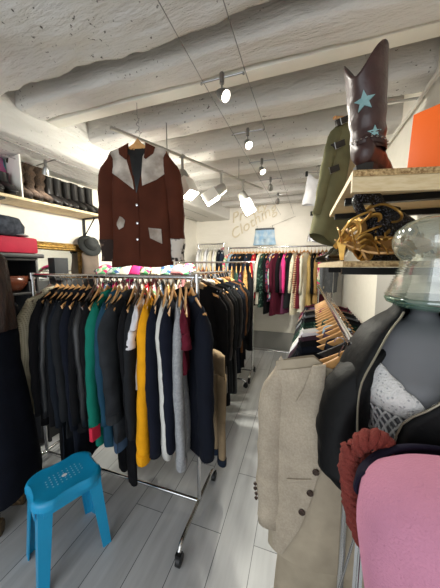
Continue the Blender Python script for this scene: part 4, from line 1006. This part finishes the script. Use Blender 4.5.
MB().loft(rings, close=False).build('edge_band', FAB('navy_trim', '1a1728'), t, smooth=2, solid=.006)

# rust cable knit scarf knotted beside the dress form
rk = M('rust_wool_yarn', '7d342c', .95, bump=1, bscale=240, bdist=.006, sheen=.4, var=.15, vscale=40)
t = thing('knitted_scarf', 'rust red cable knit scarf bunched up beside the pink wool cape', 'scarf', (.150, .575, -.012), .2)
def braid(path, r, turns, amp, name, n=3):
    P = curve(path, 14); N_ = len(P)
    for s_ in range(n):
        out = []
        for k, p in enumerate(P):
            d = (P[min(k+1, N_-1)]-P[max(k-1, 0)]).normalized(); a = d.cross(Vector((0, 1, .1))).normalized(); b_ = a.cross(d)
            ph = 2*PI*turns*k/N_+2*PI*s_/n; out.append(p+a*amp*math.cos(ph)+b_*amp*.8*math.sin(ph*1.0))
        o = MB().tube(out, r, 10).build(name, rk, t, smooth=2); wrinkle(o, .006, 120, s_)
braid([(-.022, -.01, 1.165), (.0, -.01, 1.192), (.032, -.005, 1.188), (.045, 0, 1.16), (.02, -.01, 1.14), (-.01, -.01, 1.15)], .0105, 3.6, .011, 'twisted_loop')
braid([(-.03, -.005, 1.165), (-.034, -.01, 1.12), (-.026, -.01, 1.06), (-.010, -.01, .98)], .0105, 4.5, .011, 'twisted_end')
braid([(.0, 0, 1.15), (-.005, -.01, 1.09), (.0, 0, 1.02), (.008, .0, .93)], .0105, 4.5, .011, 'twisted_end')

# ================================================================== LEFT CORNER
blk = M('black_lacquered_wood', '151516', .4)
t = thing('shelf_unit', 'black open shelf unit in the left corner with a wooden bowl in it', 'shelf unit', (-2.26, 1.20, 0), WR)
for z in (.02, .45, .90, 1.335, 1.61): MB().box((-.13, -.26, z), (.15, .26, z+.02)).build('shelf_board', blk, t, bevel=.002)
MB().box((-.15, -.28, 0), (-.13, .28, 1.63)).build('back_board', blk, t, bevel=.002)
for y in (-.28, .26): MB().box((-.13, y, 0), (.15, y+.02, 1.63)).build('side_panel', blk, t, bevel=.002)
t = thing('wooden_bowl', 'dark brown polished wooden bowl inside the black shelf unit', 'bowl', (-2.21, 1.33, 1.357))
MB().lathe([(.03, 0), (.07, .02), (.105, .07), (.115, .13), (.108, .13), (.095, .07), (.06, .028), (0, .02)], n=32).build('bowl', M('polished_brown_wood', '5a2f1f', .25, var=.3, coat=.5), t, smooth=2)
tag(MB().box((-.14, -.26, 0), (.14, .20, .125)).build('red_case', FAB('red_case_cloth', 'a02238', rough=.6), bevel=.02, loc=(-2.21, 1.27, 1.665), rot=(0, 0, WR)), 'red flat fabric case on top of the black shelf unit', 'case')
tag(MB().box((-.14, -.28, 0), (.14, .24, .033)).build('black_case', M('black_case', '1a1a1c', .5), bevel=.008, loc=(-2.21, 1.27, 1.631), rot=(0, 0, WR)), 'thin black case under the red one', 'case')
t = thing('cap', 'black and grey flat cap lying on the red case', 'cap', (-2.20, 1.27, 1.792), .4)
capm = FAB('dark_grey_check_cap', '24272e', pat='noise', col2='3c4049', pscale=30); capg = FAB('pale_grey_cap', '8c8f92')
rings = [[(a_*math.cos(an), b_*math.sin(an)+.0, z+.01*math.cos(an)) for an in [2*PI*j/32 for j in range(32)]] for a_, b_, z in ((.12, .15, 0), (.14, .18, .03), (.145, .185, .08), (.125, .155, .125), (.07, .09, .15), (.01, .01, .155))]
o = MB().loft(rings).build('crown', capm, t, smooth=2); wrinkle(o, .015, 11, 4)
MB().loft([[((.10+.07*q)*math.cos(an), (.12+.08*q)*math.sin(an)*1.0, .012+.006*q) for an in [-.9+1.8*j/16+.9 for j in range(17)]] for q in (0, .5, 1)], close=False).build('peak', capg, t, smooth=2, solid=.006)
tag(MB().box((-.05, -.06, 0), (.05, .06, .20)).build('storage_box', M('dark_grey_card', '23262a', .7), bevel=.004, loc=(-2.08, 1.64, 1.44), rot=(0, 0, WR)), 'narrow dark grey box standing beside the black shelf unit', 'box')
tag(MB().box((-.13, -.30, 0), (.13, .30, 1.44)).build('cabinet', M('dark_grey_cabinet', '2a2b2d', .6), bevel=.004, loc=(-2.21, 1.72, 0), rot=(0, 0, WR)), 'low dark grey cabinet behind the left end of the front rack', 'cabinet')
# gold framed mirror leaning on the left wall
gf = M('gilded_frame', 'a8843f', .42, .55, bump=1, bscale=45, bdist=.01, pat='noise', col2='6f5426', pscale=30)
t = thing('wall_mirror', 'ornate gold framed mirror hanging low on the left wall', 'mirror', onwall(.22, .02, 1.31), WR)
MB().box((0, -.33, 0), (.014, .33, .46)).build('glass', M('mirror_glass', 'e8ecec', .03, 1), t, smooth=False)
MBf = MB()
for (y0, z0, y1, z1) in ((-.37, .42, .37, .50), (-.37, -.04, .37, .04), (-.37, .04, -.29, .42), (.29, .04, .37, .42)):
    MBf.loft([[(x, y, z) for y, z in ((y0+i, z0+i), (y1-i, z0+i), (y1-i, z1-i), (y0+i, z1-i))] for x, i in ((0, 0), (.02, 0), (.035, .012), (.03, .022), (.045, .032))])
o = MBf.build('frame', gf, t)
for k in range(26):
    y = -.35+.028*k; MB().lathe([(0, -.006), (.010, 0), (.007, .006), (0, .008)], n=8).build('ornament', gf, t, loc=(.04, y, .465))
# grey felt hat and scarves on the low stand between
t = thing('felt_hat', 'dark grey felt hat hanging beside the brown suede jacket', 'hat', onwall(.60, .12, 1.80), 0, rot=(.2, 1.1, 0))
o = MB().lathe([(.125, -.004), (.13, 0), (.08, .008), (.072, .03), (.068, .07), (.05, .10), (.02, .098), (0, .094)], n=32).build('felt_hat_crown', FAB('grey_felt', '3a3c3c', sheen=.5), t, smooth=2)
o.name = 'crown'
MB().lathe([(.0735, .010), (.0755, .012), (.0725, .035), (.071, .035)], n=32).build('band', FAB('black_ribbon', '1a1a1a'), t, smooth=2)
garment('scarf', 'taupe knitted shawl hanging under the grey felt hat', 'shawl', onwall(.585, .14, 1.86), 1.2, F_['taupe'], None, L=.5, sleeves=False, hw=.09, th=.03, fold=.012, seed=3)
# long left rack with printed clothes behind the front one
L0, L1, LZ = (-1.98, 1.98), (-1.05, 2.30), 1.52
rack('chrome garment rack of printed clothes between the front rack and the left wall', L0, L1, LZ, half=.18)
prt = [('pink floral blouse', 'blouse', 'floral', {}), ('blue floral blouse', 'blouse', 'floral2', {}), ('hot pink vest', 'top', 'pink', {}), ('ivory satin blouse', 'blouse', 'ivory', {}), ('second pink floral blouse', 'blouse', 'floral', dict(collar=F_['pink'])), ('white shirt', 'shirt', 'pwhite', {}),
 ('spotted blouse', 'blouse', 'dotted', {}), ('red top', 'top', 'red', {}), ('rose printed dress', 'dress', 'floral', dict(L=.9, collar=F_['rose'])), ('pale blue floral dress', 'dress', 'floral2', dict(L=.9)), ('leopard print blouse', 'blouse', 'leopard', {}), ('cream shirt', 'shirt', 'cream', {}), ('pink satin blouse', 'blouse', 'rose', {}), ('grey cardigan', 'cardigan', 'grey', {})]
fill(prt, (-1.95, 1.99), (-1.08, 2.29), LZ+.001, 'printed clothes on the left rack', -PI/2+.5, 'hangers on the left rack', 'on the rack of printed clothes', lod=1, kind='white')
# folded printed scarves heaped on top of that rack
for k in range(9):
    f = ['floral', 'floral2', 'ivory', 'pink', 'floral', 'dotted', 'floral2', 'rose', 'floral'][k]
    q = (k+.5)/9; x_ = -1.92+.88*q; y_ = 2.0+.30*q
    rings = []
    for i in range(9):
        s_ = -1+2*i/8; rings.append([(.055*(1+.15*math.sin(k+i))*math.cos(an), .15*s_*1.0, .008*math.sin(k*2+i)+(.024*math.sin(an)+.030)*(1-.3*s_*s_) - .07*s_*s_) for an in [2*PI*j/12 for j in range(12)]])
    o = MB().loft(rings).build('folded_scarf', F_[f], smooth=2, loc=(x_, y_, LZ+.018), rot=(0, 0, .33))
    tag(o, ['pink floral', 'blue floral', 'ivory', 'hot pink', 'second pink floral', 'spotted', 'second blue floral', 'dusty rose', 'rightmost pink floral'][k]+' scarf draped over the rail of the left rack', 'scarf', 'scarves draped over the left rack')

# trousers and odd pieces hanging low under the front rack
trousers('black tapered trousers hanging low under the denim jacket on the front rack', (-1.00, 1.16, FRZ-.40), -PI/2+1.1, F_['black'], 'clothes hanging on the front rack', L=.80, w=.13, seed=3)
hanger('black tapered trousers hanging low', (-1.00, 1.16, FRZ-.40), -PI/2+1.1, 'hangers on the front rack', 'black')
trousers('light beige trousers with navy hems hanging beside the end post of the front rack', (-.505, 1.50, 1.38), -PI/2+.75, F_['khaki'], 'clothes hanging on the front rack', L=.76, w=.10, th=.030, top=-.40, seed=5, cufft=F_['ddenim'])
t = thing('hanger_chain', 'thin metal chain linking the low hanger of the black trousers to the rail', 'chain', (-1.00, 1.16, FRZ-.38))
MB().tube([(0, 0, 0), (0, .05, .20), (0, .10, .39)], .0025, 6).build('chain', chrome, t)
tag(MB().box((-.012, -.03, -.10), (.012, .03, -.02)).build('red_tag', FAB('red_label_cloth', 'd03048'), bevel=.003, loc=(-1.10, 1.02, .66)), 'small red cloth tab hanging between the teal shirt and the denim jacket', 'tag')

# ------------------------------------------------------------------ blue plastic stool
blue = M('blue_plastic', '1a9dd0', .32, var=.06, vscale=3)
t = thing('plastic_stool', 'bright blue plastic stool with four splayed legs in the left foreground', 'stool', (-1.165, .868, 0), math.radians(66))
SW, SD, SH = .152, .120, .45
def seat_ring(k, z, n=64):
    out = []
    for j in range(n):
        a = 2*PI*j/n; c_, s_ = math.cos(a), math.sin(a)
        x = SW*math.copysign(abs(c_)**.62, c_); y = SD*1.08*math.copysign(abs(s_)**.62, s_)
        nt_ = .016*math.exp(-((abs(s_)-1)/.03)**2) + .012*math.exp(-((abs(c_)-1)/.03)**2)
        f = k*1.06*(1-nt_/.15); out.append((x*f, y*f, z))
    return out
seat = MB().loft([seat_ring(.93, SH-.040), seat_ring(1.03, SH-.042), seat_ring(1.03, SH-.020), seat_ring(1.0, SH-.006), seat_ring(.94, SH), seat_ring(.82, SH-.003), seat_ring(.5, SH-.005), seat_ring(.1, SH-.005)]).build('seat', blue, t)
holem = M('hole_shadow', '0b3d52', .8)
k = 0
for i in range(-4, 5):
    for j in range(-2, 3):
        if abs(i) == 4 and abs(j) == 2: continue
        if i == 0 and j == 0: continue
        MB().lathe([(0, -.0002), (.0034, 0), (.0034, .0006), (0, .0006)], n=8).build('drain_hole', M('pale_drain_hole', '9fd6ea', .5), seat, loc=(i*.02, j*.02, SH-.0052), rot=None); k += 1
MB().lathe([(0, 0), (.010, 0), (.010, .0008), (0, .0008)], n=16, sx=1.3).build('centre_hole', M('white_centre_hole', 'f0f4f5', .5), seat, loc=(0, 0, SH-.0052))
for sx in (-1, 1):
    for sy in (-1, 1):
        rings = []
        for q in (0, .08, .35, .7, .96, 1):
            z = (SH-.03)*(1-q); cx = sx*(SW-.022+.030*q); cy = sy*(SD-.020+.028*q); w_ = .056-.016*q
            L_ = [(0, 0), (-w_*1.1, 0), (-w_*1.1, -.006), (-w_*.75, -.004), (-w_*.7, -.009), (-w_*.35, -.009), (-.010, -.012), (-.009, -w_*.35), (-.009, -w_*.7), (-.004, -w_*.75), (-.006, -w_*1.1), (0, -w_*1.1)]
            c0 = .010
            rings.append([(cx+sx*(c0+x), cy+sy*(c0+y), z) for x, y in L_])
        lg = MB().loft(rings).build('leg', blue, t)
for sy in (-1, 1):
    MB().box((-SW+.03, sy*(SD-.004)-.003, SH-.075), (SW-.03, sy*(SD-.004)+.003, SH-.03)).build('apron', blue, t, bevel=.002)
for sx in (-1, 1):
    MB().box((sx*(SW-.002)-.003, -SD+.03, SH-.085), (sx*(SW-.002)+.003, SD-.03, SH-.03)).build('apron', blue, t, bevel=.002)

# ------------------------------------------------------------------ the person at the left edge
def person():
    px, py = -1.70, .85; skinm = M('skin', 'c99a7d', .55, var=.05)
    t = thing('person', 'person at the left edge in a long dark navy coat with long brown hair', 'person', (px, py, 0), math.radians(-65))
    V = {'pelvis': ((0, 0, .88), .13), 'waist': ((0, 0, 1.02), .12), 'chest': ((0, 0, 1.2), .135), 'neckb': ((0, .0, 1.34), .07), 'neck': ((0, -.01, 1.39), .052), 'h1': ((0, -.02, 1.46), .075), 'h2': ((0, -.025, 1.54), .09), 'h3': ((0, -.015, 1.61), .055)}
    E_ = [('pelvis', 'waist'), ('waist', 'chest'), ('chest', 'neckb'), ('neckb', 'neck'), ('neck', 'h1'), ('h1', 'h2'), ('h2', 'h3')]
    for s, n_ in ((-1, 'l'), (1, 'r')):
        V['sh'+n_] = ((s*.165, 0, 1.29), .062); V['el'+n_] = ((s*.235, .03, 1.03), .045); V['wr'+n_] = ((s*.16, -.19, .98), .029); V['pa'+n_] = ((s*.13, -.25, .975), .028); V['pb'+n_] = ((s*.115, -.285, .97), .024)
        E_ += [('chest', 'sh'+n_), ('sh'+n_, 'el'+n_), ('el'+n_, 'wr'+n_), ('wr'+n_, 'pa'+n_), ('pa'+n_, 'pb'+n_)]
        V['hip'+n_] = ((s*.085, 0, .82), .10); V['kn'+n_] = ((s*.09, -.01, .46), .06); V['an'+n_] = ((s*.095, .01, .09), .038); V['to'+n_] = ((s*.105, -.13, .045), .03)
        E_ += [('pelvis', 'hip'+n_), ('hip'+n_, 'kn'+n_), ('kn'+n_, 'an'+n_), ('an'+n_, 'to'+n_)]
        for f, (dx, ln, dz) in enumerate(((-.022, .055, 0), (-.007, .064, .002), (.008, .060, 0), (.022, .046, -.003))):
            b0 = V['pb'+n_][0]; k1, k2, k3 = '%sf%da' % (n_, f), '%sf%db' % (n_, f), '%sf%dc' % (n_, f)
            V[k1] = ((b0[0]+dx, b0[1]-.02, b0[2]+.004+dz), .0095); V[k2] = ((b0[0]+dx*1.1, b0[1]-.02-ln*.5, b0[2]-.006), .0085); V[k3] = ((b0[0]+dx*1.1, b0[1]-.018-ln*.85, b0[2]-.03), .0075)
            E_ += [('pb'+n_, k1), (k1, k2), (k2, k3)]
        b0 = V['pa'+n_][0]; V['t1'+n_] = ((b0[0]-s*.035, b0[1]-.01, b0[2]-.008), .012); V['t2'+n_] = ((b0[0]-s*.045, b0[1]-.045, b0[2]-.012), .009)
        E_ += [('pa'+n_, 't1'+n_), ('t1'+n_, 't2'+n_)]
    ks = list(V); me = bpy.data.meshes.new('body'); me.from_pydata([V[k][0] for k in ks], [(ks.index(a), ks.index(b_)) for a, b_ in E_], []); me.materials.append(skinm)
    o = bpy.data.objects.new('body', me); C.objects.link(o); o.parent = t
    md = o.modifiers.new('skin', 'SKIN'); sv = me.skin_vertices[0].data if me.skin_vertices else None
    if sv is None:
        b_ = bmesh.new(); b_.from_mesh(me); b_.verts.layers.skin.verify(); b_.to_mesh(me); b_.free(); sv = me.skin_vertices[0].data
    for k, s in zip(ks, sv): s.radius = (V[k][1], V[k][1]); s.use_root = (k == 'pelvis')
    md.use_smooth_shade = True; o.modifiers.new('sub', 'SUBSURF').render_levels = 2
    # face
    for s in (-1, 1):
        MB().lathe([(0, -.011), (.008, -.008), (.011, 0), (.008, .008), (0, .011)], (s*.032, -.098, 1.535), 12).build('eye', M('eye_white', 'e6e2dc', .3), t)
        MB().loft([[(s*(.088+.006*math.sin(a)*k_), -.02+.016*math.cos(a)*k_, 1.53+.030*math.sin(a)*k_) for a in [2*PI*j/12 for j in range(12)]] for k_ in (1, .6)]).build('ear', skinm, t)
    MB().loft([[(w_*math.cos(a), y_+.012*math.sin(a), z_) for a in [2*PI*j/10 for j in range(10)]] for w_, y_, z_ in ((.006, -.103, 1.545), (.010, -.113, 1.52), (.016, -.120, 1.503), (.008, -.105, 1.495))]).build('nose', skinm, t, smooth=2)
    MB().tube(curve([(-.024, -.095, 1.472), (0, -.108, 1.475), (.024, -.095, 1.472)], 5), .005, 8).build('mouth', M('lips', 'a8605a', .5), t)
    # hair: cap and long wavy fall
    hairm = M('dark_brown_hair', '2a1a13', .55, bump=1, bscale=60, bdist=.01, stretch=(6, 6, .6), pat='noise', col2='4a2f20', pscale=14)
    rings = []
    for i in range(16):
        q = i/15; z = 1.66-.46*q; r_ = .105*min(1, (q*9)**.5)+.03*q
        rings.append([(r_*(1+.05*math.sin(a*9+q*10))*math.cos(a), .012+(r_+.008)*(1+.05*math.sin(a*11+q*8))*math.sin(a), z) for a in [-.5+(PI+1.0)*j/36 for j in range(37)]])
    MB().loft(rings, close=False).build('hair', hairm, t, smooth=2, solid=.02)
    # coat
    ct = FAB('dark_navy_wool_coat', '141722', var=.2); rings = []
    for z, a_, b_ in ((1.40, .07, .065), (1.36, .10, .08), (1.335, .16, .10), (1.27, .20, .13), (1.15, .195, .15), (1.0, .18, .15), (.85, .20, .165), (.65, .22, .18), (.40, .245, .20), (.24, .255, .205)):
        rings.append([(a_*(1+.025*math.sin(an*6+z*6)*(1.4-z))*math.cos(an), b_*(1+.03*math.sin(an*8)*(1.4-z))*math.sin(an), z) for an in [2*PI*j/36 for j in range(36)]])
    MB().loft(rings, cap=False).build('coat', ct, t, smooth=2, solid=.008)
    for s in (-1, 1):
        P = curve([(s*.165, 0, 1.30), (s*.215, .015, 1.17), (s*.24, .03, 1.03), (s*.205, -.08, .995), (s*.165, -.175, .98)], 6)
        o = MB().tube(P, [.078-.024*k/(len(P)-1) for k in range(len(P))], 16).build('coat_sleeve', ct, t, smooth=2); wrinkle(o, .014, 14, s)
    sm = M('patterned_brown_shoe', '4b3a2a', .6, pat='noise', col2='8c7350', pscale=60)
    for s in (-1, 1):
        fr = []
        for i in range(13):
            q = i/12; y = .07-.25*q; wd = .036+.008*math.sin(q*PI) if q < .85 else .036*(1-(q-.85)*4); top = .11 if q < .3 else .11-.06*(q-.3)/.7
            fr.append([(s*.1+wd*math.cos(2*PI*j/14), y, .004+(top-.004)*(.5+.5*math.sin(2*PI*j/14))) for j in range(14)])
        MB().loft(fr).build('shoe', sm, t, smooth=2)
        MB().loft([[(s*.092+.06*k_*math.cos(a), .0+.065*k_*math.sin(a), z_) for a in [2*PI*j/16 for j in range(16)]] for k_, z_ in ((.85, .09), (1, .3), (1.15, .5), (1.4, .85))]).build('trouser_leg', FAB('black_cloth', '0f0f12'), t, smooth=2)
person()
